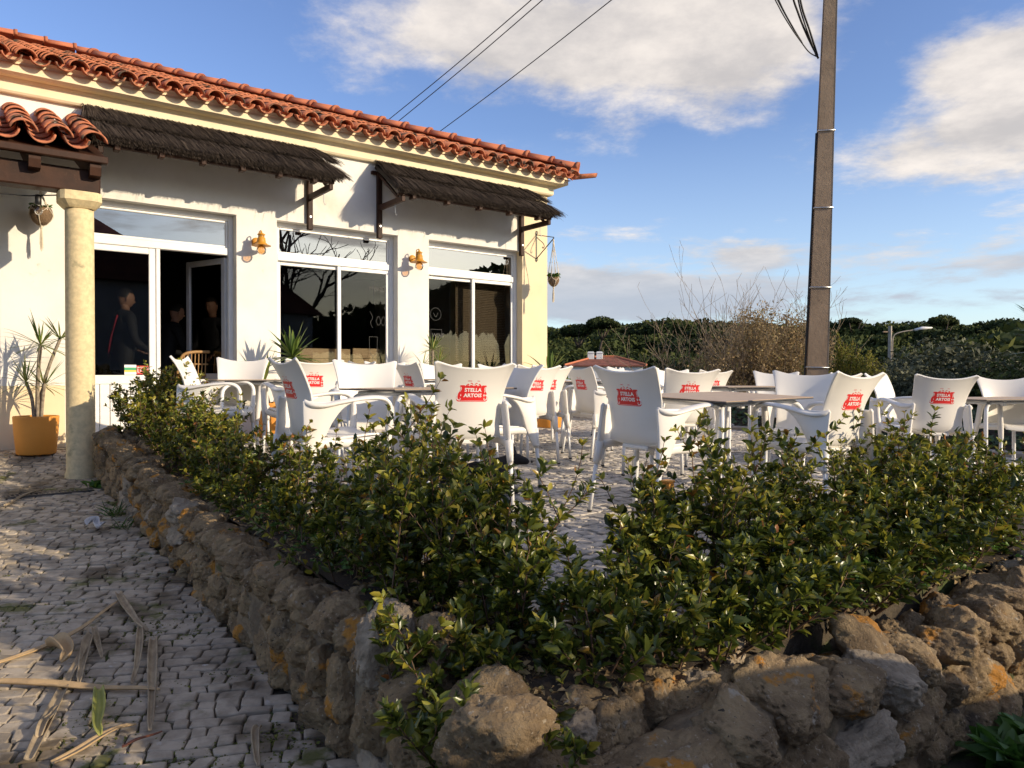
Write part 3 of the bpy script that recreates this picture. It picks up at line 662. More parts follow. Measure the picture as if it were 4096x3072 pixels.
def frame_bars(mb, u0, u1, z0, z1, y0, y1, w):
    mb.bbox((u0, y0, z0), (u0+w, y1, z1), .006); mb.bbox((u1-w, y0, z0), (u1, y1, z1), .006)
    mb.bbox((u0+w, y0+.001, z1-w), (u1-w, y1-.001, z1), .006); mb.bbox((u0+w, y0+.001, z0), (u1-w, y1-.001, z0+w), .006)
def windows():
    y0 = .13
    for i, (a, b) in enumerate(WINS):
        f = MB(); frame_bars(f, a, b, ZS if i else .07, ZT, y0, y0+.09, .055)
        f.bbox((a+.055, y0-.004, ZB), (b-.055, y0+.085, ZB+.085), .006)
        wo = part('window', f, 'white_frame', B)
        g = MB(); g.box((a+.05, y0+.04, ZB+.08), (b-.05, y0+.045, ZT-.05)); part('transom_pane', g, 'transom', wo)
        tr = MB(); frame_bars(tr, a+.056, b-.056, ZB+.086, ZT-.056, y0+.02, y0+.07, .028); part('transom_sash', tr, 'white_frame', wo)
        if i:
            m = (a+b)/2+(.05 if i == 1 else .03); sash = MB()
            frame_bars(sash, a+.055, m+.03, ZS+.055, ZB, y0+.046, y0+.078, .05); s1 = part('sash', sash, 'white_frame', wo)
            g = MB(); g.box((a+.1, y0+.06, ZS+.1), (m-.02, y0+.064, ZB-.05)); part('pane', g, 'pane_dark', s1)
            sash = MB(); frame_bars(sash, m-.03, b-.055, ZS+.055, ZB-.002, y0+.010, y0+.042, .05); s2 = part('sash', sash, 'white_frame', wo)
            g = MB(); g.box((m+.02, y0+.024, ZS+.1), (b-.1, y0+.028, ZB-.05)); part('pane', g, 'pane_dark', s2)
            sl_ = MB(); sl_.bbox((a-.03, -.04, ZS-.04), (b+.03, y0+.0, ZS), .008); part('sill', sl_, 'white_frame', wo)
        else:
            # left fixed glazed panel with boarded foot, doorway on the right
            sash = MB(); frame_bars(sash, a+.055, .58, .12, ZB, y0+.01, y0+.06, .07); sash.bbox((a+.12, y0+.012, .74), (.51, y0+.058, .84), .006); s1 = part('sash', sash, 'white_frame', wo)
            g = MB(); g.box((a+.1, y0+.03, .82), (.53, y0+.034, ZB-.06)); part('pane', g, 'pane', s1)
            x = a+.12
            while x < .50:
                q = MB(); q.bbox((x+.002, y0+.02, .19), (min(x+.098, .51)-.002, y0+.045, .745), .006); part('panel_board', q, 'white_frame', s1); x += .1
            q = MB(); q.bbox((.581, y0-.002, .1), (.625, y0+.086, ZB-.001), .006); part('door_post', q, 'white_frame', wo)
            q = MB(); q.bbox((a+.02, -.05, .02), (b-.02, y0, .075), .008); part('threshold', q, 'concrete_light', wo)
            # stickers
            for (u0, u1, z0, z1, mm) in ((.26, .38, .845, .875, 'white_print'), (.26, .38, .875, .895, 'yellow_print'), (.26, .38, .895, .925, 'green_print'), (.26, .38, .925, .955, 'white_print'), (.384, .545, .85, .945, 'red_print')):
                q = MB(); q.box((u0, y0+.0275, z0), (u1, y0+.0285, z1)); part('sticker', q, mm, s1)
            for k, zz in enumerate((.925, .905, .885)):
                q = MB(); q.box((.43, y0+.0262, zz), (.53-.02*k, y0+.0270, zz+.006)); part('sticker_print', q, 'white_print', s1)
            q = MB(); frame_bars(q, .392, .425, .87, .93, y0+.0262, y0+.027, .006); part('sticker_print', q, 'white_print', s1)
    # open door leaf swung inwards, hinged on the right jamb
    hu = WINS[0][1]-.06; ang = R(112)
    lf = MB(); frame_bars(lf, 0, .74, .0, 2.13, -.02, .03, .07); lf.bbox((.07, -.018, .66), (.67, .028, .74), .005); lf.bbox((.07, -.005, .07), (.67, .015, .66), .004)
    leaf = part('door', lf, 'grey_frame', B, loc=(hu, y0+.06, .12), rot=(0, 0, ang))
    g = MB(); g.box((.06, .003, .73), (.68, .007, 2.07)); part('pane', g, 'pane', leaf)
    h = MB()
    for s_ in (-1, 1):
        yy = .005+s_*.045; h.tube([(.70, .005+s_*.02, 1.0), (.70, yy+s_*.02, 1.0)], .011, 8); h.tube([(.70, yy+s_*.02, 1.0), (.57, yy+s_*.02, 1.0)], .010, 8); h.lathe([(.022, 0), (.022, .05)], 10, (.70, .005+s_*.035, .975))
    part('handle', h, 'steel', leaf, True)
    for z in (.2, 1.1, 1.95): hg = MB(); hg.bbox((-.02, -.03, z), (.02, -.021, z+.09), .003); part('hinge', hg, 'white_frame', leaf)
windows()

# ------------------------------------------------------------------ roof
def tile_mesh(cover, L=.42, n=8, r0=.098, r1=.078, th=.014):
    b = MB(); vs = []; k = n+1
    for (rr0, rr1) in ((r0, r1), (r0-th, r1-th)):
        for y, r in ((0, rr0), (L, rr1)):
            for i in range(k):
                a = math.pi*(.04+.92*i/n); z = math.sin(a)*r*.92; x = -math.cos(a)*r
                vs.append((x, y, z if cover else -z))
    o = 2*k; fs = []
    for i in range(n):
        fs += [(i, i+1, k+i+1, k+i), (o+i+1, o+i, o+k+i, o+k+i+1), (i+1, i, o+i, o+i+1), (k+i, k+i+1, o+k+i+1, o+k+i)]
    fs += [(0, k, o+k, o), (n, o+n, o+k+n, k+n)]
    if not cover: fs = [f[::-1] for f in fs]
    b.add(vs, fs); return b
def roof():
    pit = R(21.3); tp = math.tan(pit); e0 = .375; zl = 3.92; pitch = .222; rnd = random.Random(3)
    deck = MB(); r1 = 6.1
    uR = UC+.34
    # four planes of the hip roof under the tiles
    A, Bq = (UL-.4, e0-.06), (uR, e0-.06); hz = zl-.035
    def P(u, e, up): return (u, -e, hz+up*tp)
    deck.add([P(UL-.4, e0-.12, 0), P(uR-.06, e0-.12, 0), P(uR-r1, e0-r1, r1-.1), P(UL-.4, e0-r1, r1-.1)], [(0, 1, 2, 3)])
    deck.add([P(uR-.06, e0-.12, 0), P(uR-.06, e0-2*r1, 0), P(uR-r1, e0-r1, r1-.1)], [(0, 1, 2)])
    deck.add([P(uR-.06, e0-2*r1, 0), P(UL-.4, e0-2*r1, 0), P(UL-.4, e0-r1, r1-.1), P(uR-r1, e0-r1, r1-.1)], [(0, 1, 2, 3)])
    ro = part('roof', deck, 'terracotta_clean', B)
    mp = MB(); mp.box((UL, -(e0-.13), 3.93), (uR-.12, -.02, 3.985)); part('eave_light_block', mp, 'terracotta_clean', ro)  # added filler box that stops sun leaking through under the cover tiles
    cm = tile_mesh(True); pm = tile_mesh(False, r0=.090, r1=.100)
    cme = [cm.mesh('roof_tile', 'terracotta', True)]; pme = pm.mesh('roof_tile', 'terracotta', True)
    rows = []; step = .345
    ncol = int((uR-UL)/pitch)
    for c in range(ncol):
        u = uR-.10-c*pitch
        for k in range(17):
            rr = k*step*math.cos(pit)
            if rr > min(r1-.2, uR-.10-u+.02): break
            rows.append((k, c, u, rr))
    rows.sort(key=lambda q: (q[0], q[1] if q[2] > -1.6 else 99))
    big = MB(); n = 0; Rm = Matrix.Rotation(pit, 4, 'X')
    for k, c, u, rr in rows:
        for cover in (1, 0):
            du = (pitch/2 if not cover else 0); dz = .045 if cover else .068
            j = rnd.uniform(-.012, .012); loc = (u-du+rnd.uniform(-.005, .005), -(e0+.03*(1-cover)*0-rr)+j-(0 if cover else .02), zl+rr*tp+dz-.05+rnd.uniform(-.004, .004)+.012)
            rot = (pit-R(1.5), rnd.uniform(-.03, .03), rnd.uniform(-.03, .03))
            if n < 300 and u > -1.7:
                link('roof_tile', cme[0] if cover else pme, ro, loc=loc, rot=rot); n += 1
            elif u > -3.5:
                i0 = len(big.v); src = cm if cover else pm; big.add(src.v, src.f); big.xf(Matrix.Translation(loc) @ Matrix.Rotation(rot[0], 4, 'X'), i0)
    o = link('roof_tile_field', big.mesh('roof_tile_field', 'terracotta', True), ro); o['kind'] = 'stuff'
    # side eave tiles seen end-on at the corner
    for k in range(6):
        link('roof_tile', cme[0], ro, loc=(uR+.08, e0*-1+.12+k*pitch, zl+.01), rot=(pit, 0, R(90)))
    # ridge tiles down the hip and along the top
    rm = tile_mesh(True, .46, 10, .150, .118, .018)
    i0 = len(rm.v); cl = tile_mesh(True, .05, 10, .166, .160, .02); rm.add(cl.v, cl.f)
    rm_mesh = rm.mesh('ridge_tile', 'terracotta_clean', True)
    Lh = math.hypot(r1*math.sqrt(2), r1*tp); nh = int(Lh/.40); hs = math.atan2(tp, math.sqrt(2))
    for i in range(nh):
        f = i/nh; loc = (uR-.02-r1*f, -(e0-.02-r1*f), zl+.085+r1*f*tp)
        link('ridge_tile', rm_mesh, ro, loc=loc, rot=(hs+R(1.2), 0, R(45)+rnd.uniform(-.02, .02)))
    i = 0; u = uR-r1
    while u > UL:
        link('ridge_tile', rm_mesh, ro, loc=(u, -(e0-r1), zl+.09+r1*tp), rot=(0, 0, R(90))); u -= .42
    # corner tip
    tip = MB(); tip.grid(lambda a, b: (uR-.12+a*.30, -e0-.04-.14*a+.20*(b-.5)*(1-a*.7), zl-.045+.05*a+.05*(abs(b-.5)*2)**2), 5, 7)
    to = part('corner_tile', tip, 'terracotta', ro, True); md = to.modifiers.new('s', 'SOLIDIFY'); md.thickness = .018; bake(to)
roof()

# ------------------------------------------------------------------ thatched awnings
def awning(u0, u1, label, seed, slats):
    t = thing('thatched_awning', label, 'awning', FW((u0+u1)/2, 0, 3.0), RZ, 'thatched awnings'); W = u1-u0; z0 = -3.0
    zt, et, zf, ef = 3.60+z0, .03, 3.13+z0, .74
    def S(x, r, h): # x along, r 0..1 down the slope, h above
        return (x, -(et+(ef-et)*r)-h*.55, zt+(zf-zt)*r+h*.83)
    d = MB(); hw = W/2
    d.add([S(x*hw*.985, r, h) for h in (-.02, .035) for r in (0, .97) for x in (-1, 1)], [(0, 1, 3, 2), (4, 6, 7, 5), (0, 4, 5, 1), (2, 3, 7, 6), (0, 2, 6, 4), (1, 5, 7, 3)])
    part('reed_mat', d, 'thatch_base', t)
    rn = np.random.default_rng(seed); V = []; F = []; T = []
    def strands(n, r0s, r1s, h0, h1, w):
        x = rn.uniform(-hw*1.0, hw*1.0, n); ra = rn.uniform(*r0s, n); rb = rn.uniform(*r1s, n); sl = rn.normal(.12, .035, n)
        ends = np.abs(x) > hw-.12; sl = np.where(ends, sl+np.sign(x)*rn.uniform(0, .22, n), sl)
        ha = rn.uniform(*h0, n); hb = rn.uniform(*h1, n); ww = rn.uniform(*w, n)
        tint = np.clip(rn.normal(.38, .22, n), 0, 1)
        for i in range(n):
            a = np.array(S(x[i], ra[i], ha[i])); e = np.array(S(x[i]+sl[i]*(rb[i]-ra[i])*1.2, rb[i], hb[i]))
            s_ = np.array((ww[i], 0, ww[i]*rn.normal()*.5)); o = len(V)
            m = (a+e)/2+np.array((0, -.01, .012))
            V.extend((a-s_, a+s_, m-s_, m+s_, e-s_*.5, e+s_*.5)); F.extend(((o, o+1, o+3, o+2), (o+2, o+3, o+5, o+4))); T.extend([tint[i]]*6)
    k = W/2.55
    strands(int(7500*k), (.42, .6), (.90, 1.03), (.035, .075), (.02, .08), (.0018, .004))     # lower layer
    strands(int(6500*k), (-.02, .12), (.47, .58), (.06, .10), (.065, .115), (.0016, .0036))    # upper layer
    strands(int(3600*k), (.75, .9), (1.0, 1.05), (-.015, .06), (-.01, .055), (.0014, .003))   # fringe
    strands(int(50*k), (.7, .9), (1.10, 1.22), (.0, .05), (-.06, .03), (.001, .002))         # stray reeds
    n_ = int(500*k)
    o = link('thatch', npmesh('thatch', np.array(V), np.array(F), 'thatch', T), t); o['kind'] = 'stuff'
    for x in (-hw+.05, hw-.10):
        b = MB(); b.bbox((x, -.06, 2.66+z0), (x+.065, -.001, 3.54+z0), .006); part('bracket_post', b, 'dark_wood', t)
        b = MB(); b.bbox((x+.008, -.70, 3.03+z0), (x+.058, -.055, 3.10+z0), .006); part('bracket_arm', b, 'dark_wood', t)
        b = MB(); b.tube([(x+.03, -.62, 3.06+z0), (x+.03, -.05, 3.50+z0)], (.022), 4); part('brace', b, 'dark_wood', t)
        hk = MB(); hk.tube([(x+.03, -.48, 3.04+z0), (x+.03, -.48, 2.93+z0), (x+.045, -.48, 2.89+z0), (x+.06, -.48, 2.91+z0)], .004, 5); part('hook', hk, 'steel', t)
        bo = MB(); bo.lathe([(.012, 0), (.012, .006)], 8); bo.xf(Matrix.Translation((x+.032, -.06, 2.82+z0)) @ Matrix.Rotation(R(90), 4, 'X')); part('bolt', bo, 'steel', t)
    for k_ in range(slats):
        x = -hw+.2+(W-.5)*k_/(slats-1); b = MB(); b.bbox((x, -.725, 3.075+z0), (x+.055, -.62, 3.13+z0), .006); part('rafter_end', b, 'dark_wood', t)
    b = MB(); b.bbox((-hw+.02, -.69, 3.105+z0), (hw-.02, -.64, 3.14+z0), .005); part('front_rail', b, 'dark_wood', t)
    b = MB(); b.bbox((-hw-.03, -.04, 3.50+z0), (hw+.02, -.001, 3.545+z0), .005); part('wall_rail', b, 'dark_wood', t)
    return t
awning(-.16, 2.39, 'long dark thatched reed awning over the café doorway and first window', 1, 6)
awning(3.20, 5.74, 'dark thatched reed awning over the right window near the building corner', 2, 5)

# ------------------------------------------------------------------ tiled porch with column
def porch():
    ub = -.14; ul = -5.0
    t = thing('porch', 'small tiled porch on dark timber beams at the left of the café front', 'porch', FW(0, 0, 0), RZ)
    b = MB(); b.bbox((ul, -1.30, 2.49), (ub-.02, -1.10, 2.70), .012); part('beam', b, 'dark_wood', t)
    b = MB(); b.bbox((ul, -1.46, 2.735), (ub+.02, -1.385, 2.80), .008); part('fascia', b, 'dark_wood', t)
    pit = math.atan2(3.42-2.86, 1.38); k = 0; u = ub-.12
    while u > ul:
        b = MB(); b.poly([(u, -1.42, 2.70), (u, -1.40, 2.63), (u, -1.28, 2.62), (u, -.02, 3.12), (u, -.02, 3.26), (u, -1.42, 2.76)], (.09, 0, 0)); part('rafter', b, 'dark_wood', t); u -= .46
    d = MB(); d.poly([(ul, -1.44, 2.80), (ul, 0, 3.37), (ul, 0, 3.345), (ul, -1.44, 2.775)], (ub-ul, 0, 0)); part('roof_boards', d, 'dark_wood', t)
    b = MB(); b.bbox((ul, -.05, 3.30), (ub-.12, -.001, 3.50), .01); part('flashing', b, 'plaster', t)
    cm = tile_mesh(True, .42, 10, .108, .086, .015).mesh('roof_tile', 'terracotta', True); pm = tile_mesh(False, .42, 10, .104, .118, .015).mesh('roof_tile', 'terracotta', True); rnd = random.Random(5)
    ro = None
    for c in range(9):
        u = ub-.09-c*.262
        for k in range(5):
            y = -1.47+k*.30; z = 2.835+(y+1.47)*math.tan(pit)
            link('roof_tile', cm, t, loc=(u+rnd.uniform(-.006, .006), y+rnd.uniform(-.01, .01), z+.07), rot=(pit-R(1.5), rnd.uniform(-.03, .03), rnd.uniform(-.03, .03)))
            link('roof_tile', pm, t, loc=(u-.131, y-.015, z+.085), rot=(pit-R(1.5), 0, rnd.uniform(-.02, .02)))
    c = MB(); r = .118
    c.lathe([(r+.012, -.2), (r+.012, 0), (r, .03), (r, .8), (r*.99, 2.3), (r*.985, 2.40)], 28); c.xf(Matrix.Translation((-.32, -1.2, -.06)))
    i0 = len(c.v)
    co = part('column', c, 'column_stone', t, True)
    k = MB(); k.lathe([(r*.985, 0), (r+.02, .02), (r+.05, .055), (r+.055, .06), (r+.055, .135), (r+.05, .14)], 28, (-.32, -1.2, 2.345), sq=5); part('capital', k, 'column_stone', co)
porch()
# ------------------------------------------------------------------ white plastic armchair (faces +y, origin on the floor)
PROF = [(.245, .395), (.24, .42), (.215, .438), (.15, .442), (.04, .432), (-.08, .424), (-.155, .424), (-.195, .440), (-.222, .48), (-.236, .54), (-.248, .61), (-.262, .68), (-.282, .75), (-.308, .812), (-.322, .838)]
HWID = [.215, .222, .228, .232, .232, .226, .218, .210, .204, .202, .204, .213, .228, .248, .262]
def shell_pt(t, s):
    k = t*(len(PROF)-1); i = min(int(k), len(PROF)-2); f = k-i
    def cr(A, ax=None):
        g = lambda j: A[max(0, min(len(A)-1, j))] if ax is None else A[max(0, min(len(A)-1, j))][ax]
        p0, p1, p2, p3 = g(i-1), g(i), g(i+1), g(i+2); return .5*(2*p1+(p2-p0)*f+(2*p0-5*p1+4*p2-p3)*f*f+(3*p1-p0-3*p2+p3)*f**3)
    y, z, w = cr(PROF, 0), cr(PROF, 1), cr(HWID)
    back = max(0, min(1, (k-6.5)/2)); top = max(0, (k-11)/3)
    s2 = s*s
    y += back*(.052*s2*(1-.55*top))-.018*top*s2*s2; z += back*top*(.048*abs(s)**2.4-.022*max(0, (abs(s)-.84)/.16)**2)+(1-back)*.010*s2-(1-back)*.012*(1-s2)*(1 if k > 2 else .3)
    if abs(s) > .86: w -= (abs(s)-.86)*.04*top*2
    return (s*w, y, z)
def back_y(x, z):
    lo, hi = 7/14, 1.
    for _ in range(24):
        m = (lo+hi)/2
        if shell_pt(m, 0)[2] < z: lo = m
        else: hi = m
    t = (lo+hi)/2; w = shell_pt(t, 1)[0]; return shell_pt(t, max(-1, min(1, x/w)))[1]
def chair_proto():
    t = thing('armchair', 'proto', 'chair')
    TS = 7/14
    for nm, a, b, n in (('seat', 0, TS, 22), ('backrest', TS, 1, 26)):
        m = MB(); m.grid(lambda i, j: shell_pt(a+(b-a)*i, -1+2*j), n, 19)
        o = part(nm, m, 'white_plastic', t, True)
        md = o.modifiers.new('s', 'SOLIDIFY'); md.thickness = .014; md.offset = 0; md.use_rim = True
        bv = o.modifiers.new('b', 'BEVEL'); bv.width = .004; bv.segments = 2; bv.limit_method = 'ANGLE'; bv.angle_limit = R(50); bake(o); o.data.shade_smooth()
    rib = MB(); rib.bbox((-.10, -.20, .395), (.10, -.12, .418), .006); rib.bbox((-.10, .08, .385), (.10, .16, .41), .006)
    part('under_rib', rib, 'white_plastic', t)
    for sg in (-1, 1):
        a = MB()
        # arm ring: wing of the back -> forward -> rounded nose -> down to the front leg sleeve
        pth = [(.212, -.255, .640), (.238, -.225, .622), (.262, -.16, .618), (.275, -.06, .638), (.278, .06, .656), (.277, .15, .660), (.275, .205, .648), (.272, .236, .615), (.268, .243, .56), (.262, .240, .49), (.256, .236, .43), (.252, .238, .36), (.250, .242, .315)]
        pts = cat_rom(pth, 34); rr = cat_rom([(.012, .010), (.016, .020), (.013, .028), (.012, .030), (.012, .029), (.013, .027), (.014, .025), (.016, .022), (.018, .021), (.021, .022), (.024, .024), (.022, .022), (.0185, .0185)], 34)
        a.tube([(sg*p[0], p[1], p[2]) for p in pts], [tuple(q) for q in rr], 12, True, up=(0, 0, 1))
        # web behind the opening, running down into the rear leg sleeve
        c1 = cat_rom([(.214, -.262, .640), (.222, -.262, .58), (.232, -.262, .50), (.240, -.266, .42), (.246, -.275, .35), (.250, -.283, .295)], 20)
        c2 = cat_rom([(.276, .02, .640), (.272, -.05, .600), (.262, -.105, .53), (.252, -.14, .46), (.250, -.17, .40), (.250, -.222, .30)], 20)
        w = MB(); w.grid(lambda i, j: tuple((lambda p: (sg*(p[0]+.012*math.sin(math.pi*j)), p[1], p[2]))(c1[int(round(i*19))]*(1-j)+c2[int(round(i*19))]*j)), 20, 8)
        rail = MB(); pr = cat_rom([(.250, .235, .425), (.246, .12, .415), (.240, 0, .408), (.240, -.12, .41), (.246, -.21, .40)], 14)
        rail.tube([(sg*p[0], p[1], p[2]) for p in pr], [(.026, .014)]*14, 8)
        o = part('web', w, 'white_plastic', t, True); md = o.modifiers.new('s', 'SOLIDIFY'); md.thickness = .022; md.offset = 0
        bv = o.modifiers.new('b', 'BEVEL'); bv.width = .008; bv.segments = 3; bv.limit_method = 'ANGLE'; bv.angle_limit = R(50); bake(o); o.data.shade_smooth()
        wm = o.data; i0 = len(a.v); a.add([tuple(v.co) for v in wm.vertices], [tuple(p.vertices) for p in wm.polygons]); bpy.data.objects.remove(o)
        a.add(rail.v, rail.f); a.tube([(sg*.243, -.250, .42), (sg*.249, -.256, .34), (sg*.252, -.260, .285)], [.026, .023, .0185], 10)
        part('armrest', a, 'white_plastic', t, True)
        for fr, (x0, y0, z0, x1, y1) in ((1, (.250, .242, .34, .258, .262)), (0, (.251, -.258, .32, .262, -.298))):
            l = MB(); l.tube([(sg*x0, y0, z0), (sg*x1, y1, .006)], .0135, 10); lo = part('leg', l, 'leg_metal', t, True)
            l = MB(); l.tube([(sg*x1, y1, .012), (sg*(x1+.0005), y1, 0)], .0148, 10); part('foot', l, 'rubber', lo, True)
    # printed badge on the outside of the back, following its curve
    ZC_ = .695; sc = 1.0
    def onback(x, z, lift): return (x, back_y(x, z)-.0070-lift, z)
    def wrap(vs, fs, lift):
        b = MB(); b.add([onback(x, z+ZC_, lift) for x, z in vs], fs); return b
    half = [(0, .036), (.035, .0365), (.060, .037), (.071, .043), (.080, .044), (.083, .037), (.078, .030), (.077, .020), (.083, .006), (.093, -.010), (.098, -.026), (.096, -.041), (.086, -.049), (.070, -.050), (.035, -.049), (0, -.049)]
    vs = []; fs = []; nc = 12
    L = 40; hp = cat_rom(half, L)
    for i in range(L):                   # rows from the axis outwards, mirrored
        pass
    # outline polygon -> triangle strips between left and right at equal parameter
    for (x, z) in hp:
        for j in range(nc+1): vs.append((-x+2*x*j/nc, z))
    for i in range(L-1):
        for j in range(nc):
            q = i*(nc+1)+j; fs.append((q, q+nc+1, q+nc+2, q+1))
    badge = part('logo_badge', wrap(vs, fs, .0004), 'logo_red', t)
    def text(s_, h, cx, cz, bold, m, parent, lift=.0009, widen=1., arc=None):
        v, f, w, hh = text_mesh(s_, bold); k = h/hh
        pts = []
        for x, y in v:
            X = (x-w/2)*k*widen; Z = y*k
            if arc: a = X/arc; X, Z = math.sin(a)*(arc+Z), math.cos(a)*(arc+Z)-arc
            pts.append((cx+X, cz+Z))
        part('lettering', wrap(pts, f, lift), m, parent)
    text('STELLA', .0225, 0, .0065, .035, 'logo_white', badge, widen=1.12); text('ARTOIS', .0225, 0, -.0245, .035, 'logo_white', badge, widen=1.12)
    text('ANNO', .0065, -.027, .066, .02, 'logo_red', badge, arc=None); text('1366', .0065, .027, .066, .02, 'logo_red', badge)
    sw = MB()
    def ribbon(pts, w0, lift, m, nm):
        P = cat_rom(pts, 16); vs = []; 
        for i, p in enumerate(P):
            d = P[min(i+1, 15)]-P[max(i-1, 0)]; d = d/(np.linalg.norm(d)+1e-9); ww = w0*math.sin(math.pi*(.12+.8*i/15)); vs += [(p[0]-d[1]*ww, p[1]+d[0]*ww), (p[0]+d[1]*ww, p[1]-d[0]*ww)]
        part(nm, wrap(vs, [(2*i, 2*i+1, 2*i+3, 2*i+2) for i in range(15)], lift), m, badge)
    for sg in (-1, 1):
        ribbon([(sg*.088, .002), (sg*.093, -.018), (sg*.090, -.036), (sg*.078, -.041), (sg*.073, -.033), (sg*.079, -.028)], .0022, .0008, 'logo_white', 'scroll')
        ribbon([(sg*.081, .036), (sg*.073, .030), (sg*.073, .018), (sg*.080, .006)], .0016, .0008, 'logo_white', 'scroll')
        ribbon([(sg*.006, .040), (sg*.022, .046), (sg*.036, .050), (sg*.048, .041)], .0034, .0004, 'logo_red', 'scroll')
        ribbon([(sg*.004, .046), (sg*.014, .056), (sg*.024, .055)], .0026, .0004, 'logo_red', 'scroll')
    ribbon([(-.080, -.0455), (-.03, -.0455), (.03, -.0455), (.080, -.0455)], .0009, .0008, 'logo_white', 'scroll')
    st = [(math.sin(i*math.pi/8)*(.0105 if i % 4 == 0 else (.005 if i % 2 == 0 else .0022)), .071+math.cos(i*math.pi/8)*(.0105 if i % 4 == 0 else (.005 if i % 2 == 0 else .0022))) for i in range(16)]
    part('star', wrap([(0, .071)]+st, [(0, i+1, (i+1) % 16+1) for i in range(16)], .0004), 'logo_red', badge)
    return t
CH = chair_proto()
bpy.context.view_layer.update()
def remember(o):
    KIDS[o.name] = list(o.children)
    for c in o.children: remember(c)
remember(CH)
first = [True]
def chair(px, depth, h, label, dz=0, tilt=(0, 0)):
    """px: picture column of the seat centre, depth metres from the camera; h: heading, degrees left of straight ahead"""
    x = (px-512)/738*depth; u, e = UE(x, depth); o = CH if first[0] else copy_tree(CH); first[0] = False
    du, de = .05, .05; gx = (patio_z(u+.5, e)-patio_z(u, e))*2; ge = (patio_z(u, e+.5)-patio_z(u, e))*2
    sx = gx*.8+ge*.6; sy = gx*.6-ge*.8          # world slope of the paving
    nrm = Vector((-sx, -sy, 1)).normalized(); q = Vector((0, 0, 1)).rotation_difference(nrm) @ Matrix.Rotation(R(h), 3, 'Z').to_quaternion()
    o.location = (x, depth, patio_z(u, e)+.004+dz); o.rotation_euler = q.to_euler(); o.scale = (1.0, 1.0, 1.03)
    tag(o, label, 'chair', 'white plastic armchairs on the patio'); return o
CHAIRS = [
 (331, 4.4, -55, 'white armchair side-on behind the hedge at left, its badge turned edgewise to the camera'),
 (301, 6.4, 34, 'white armchair with its badge showing between the side-on hedge chair and the window plants'),
 (369, 5.46, 200, 'white armchair facing the camera across the pale table at left'),
 (456, 4.6, 22, 'nearest white armchair at the left table, big red badge above the tall twig'),
 (486, 5.4, 127, 'white armchair with shaded inner back, right end of the left table'),
 (516, 6.8, 37, 'white armchair with half-hidden badge right behind the shaded chair'),
 (530, 7.2, 37, 'white armchair tucked close behind the one with the half-hidden badge'),
 (431, 7.2, -54, 'white armchair whose badge peeks out behind the table and the camera-facing chair'),
 (445, 8.1, 198, 'white armchair facing the camera under the right wall lamp, before the narrow wall between windows'),
 (234, 6.95, 188, 'white armchair facing the camera in front of the open café door'),
 (216, 6.3, -82, 'white armchair turned edge-on at the doorway, half hidden by the hedge'),
 (338, 8.3, 140, 'small shaded white chair back before the timber boards of the middle window'),
 (388, 8.6, 200, 'white armchair at the right edge of the middle window, mostly hidden'),
 (505, 8.3, 200, 'white armchair ear sticking out left of the shaded chair, below the right window'),
 (655, 4.5, -52, 'nearest white armchair in the middle, left of the brown table, badge turned right'),
 (673, 6.4, 14, 'white armchair with red badge showing straight across the brown table'),
 (803, 5.4, 158, 'tall shaded white armchair facing the camera at the right of the brown table'),
 (811, 4.7, 33, 'nearest white armchair on the right, back to the camera, badge tilted beside the brown table'),
 (642, 6.4, 190, 'sunlit white armchair facing the camera behind the middle badge chair'),
 (588, 8.25, 76, 'white armchair in profile showing its open armrest before the low garden wall'),
 (601, 7.5, -62, 'white armchair edge-on just left of the sunlit camera-facing one'),
 (906, 7.1, 221, 'white armchair with dappled shade, its arm pointing at the far right badge chair'),
 (819, 8.0, 28, 'white armchair back between the tall shaded chair and the dappled one'),
 (776, 8.1, 165, 'shaded white chair back beyond the brown table, left of the tall shaded chair'),
 (922, 6.1, -1, 'white armchair with red badge standing alone at the far right, back to the camera'),
 (1016, 6.9, 172, 'white armchair cut by the right edge of the picture, facing the camera'),
 (622, 9.6, 210, 'tiny chair ear in front of the distant house'),
 (681, 9.3, 195, 'far white chair top left of the badge chair behind the brown table'),
 (700, 9.6, 20, 'far chair top right behind the badge chair across the brown table'),
]
for c in CHAIRS: chair(*c)

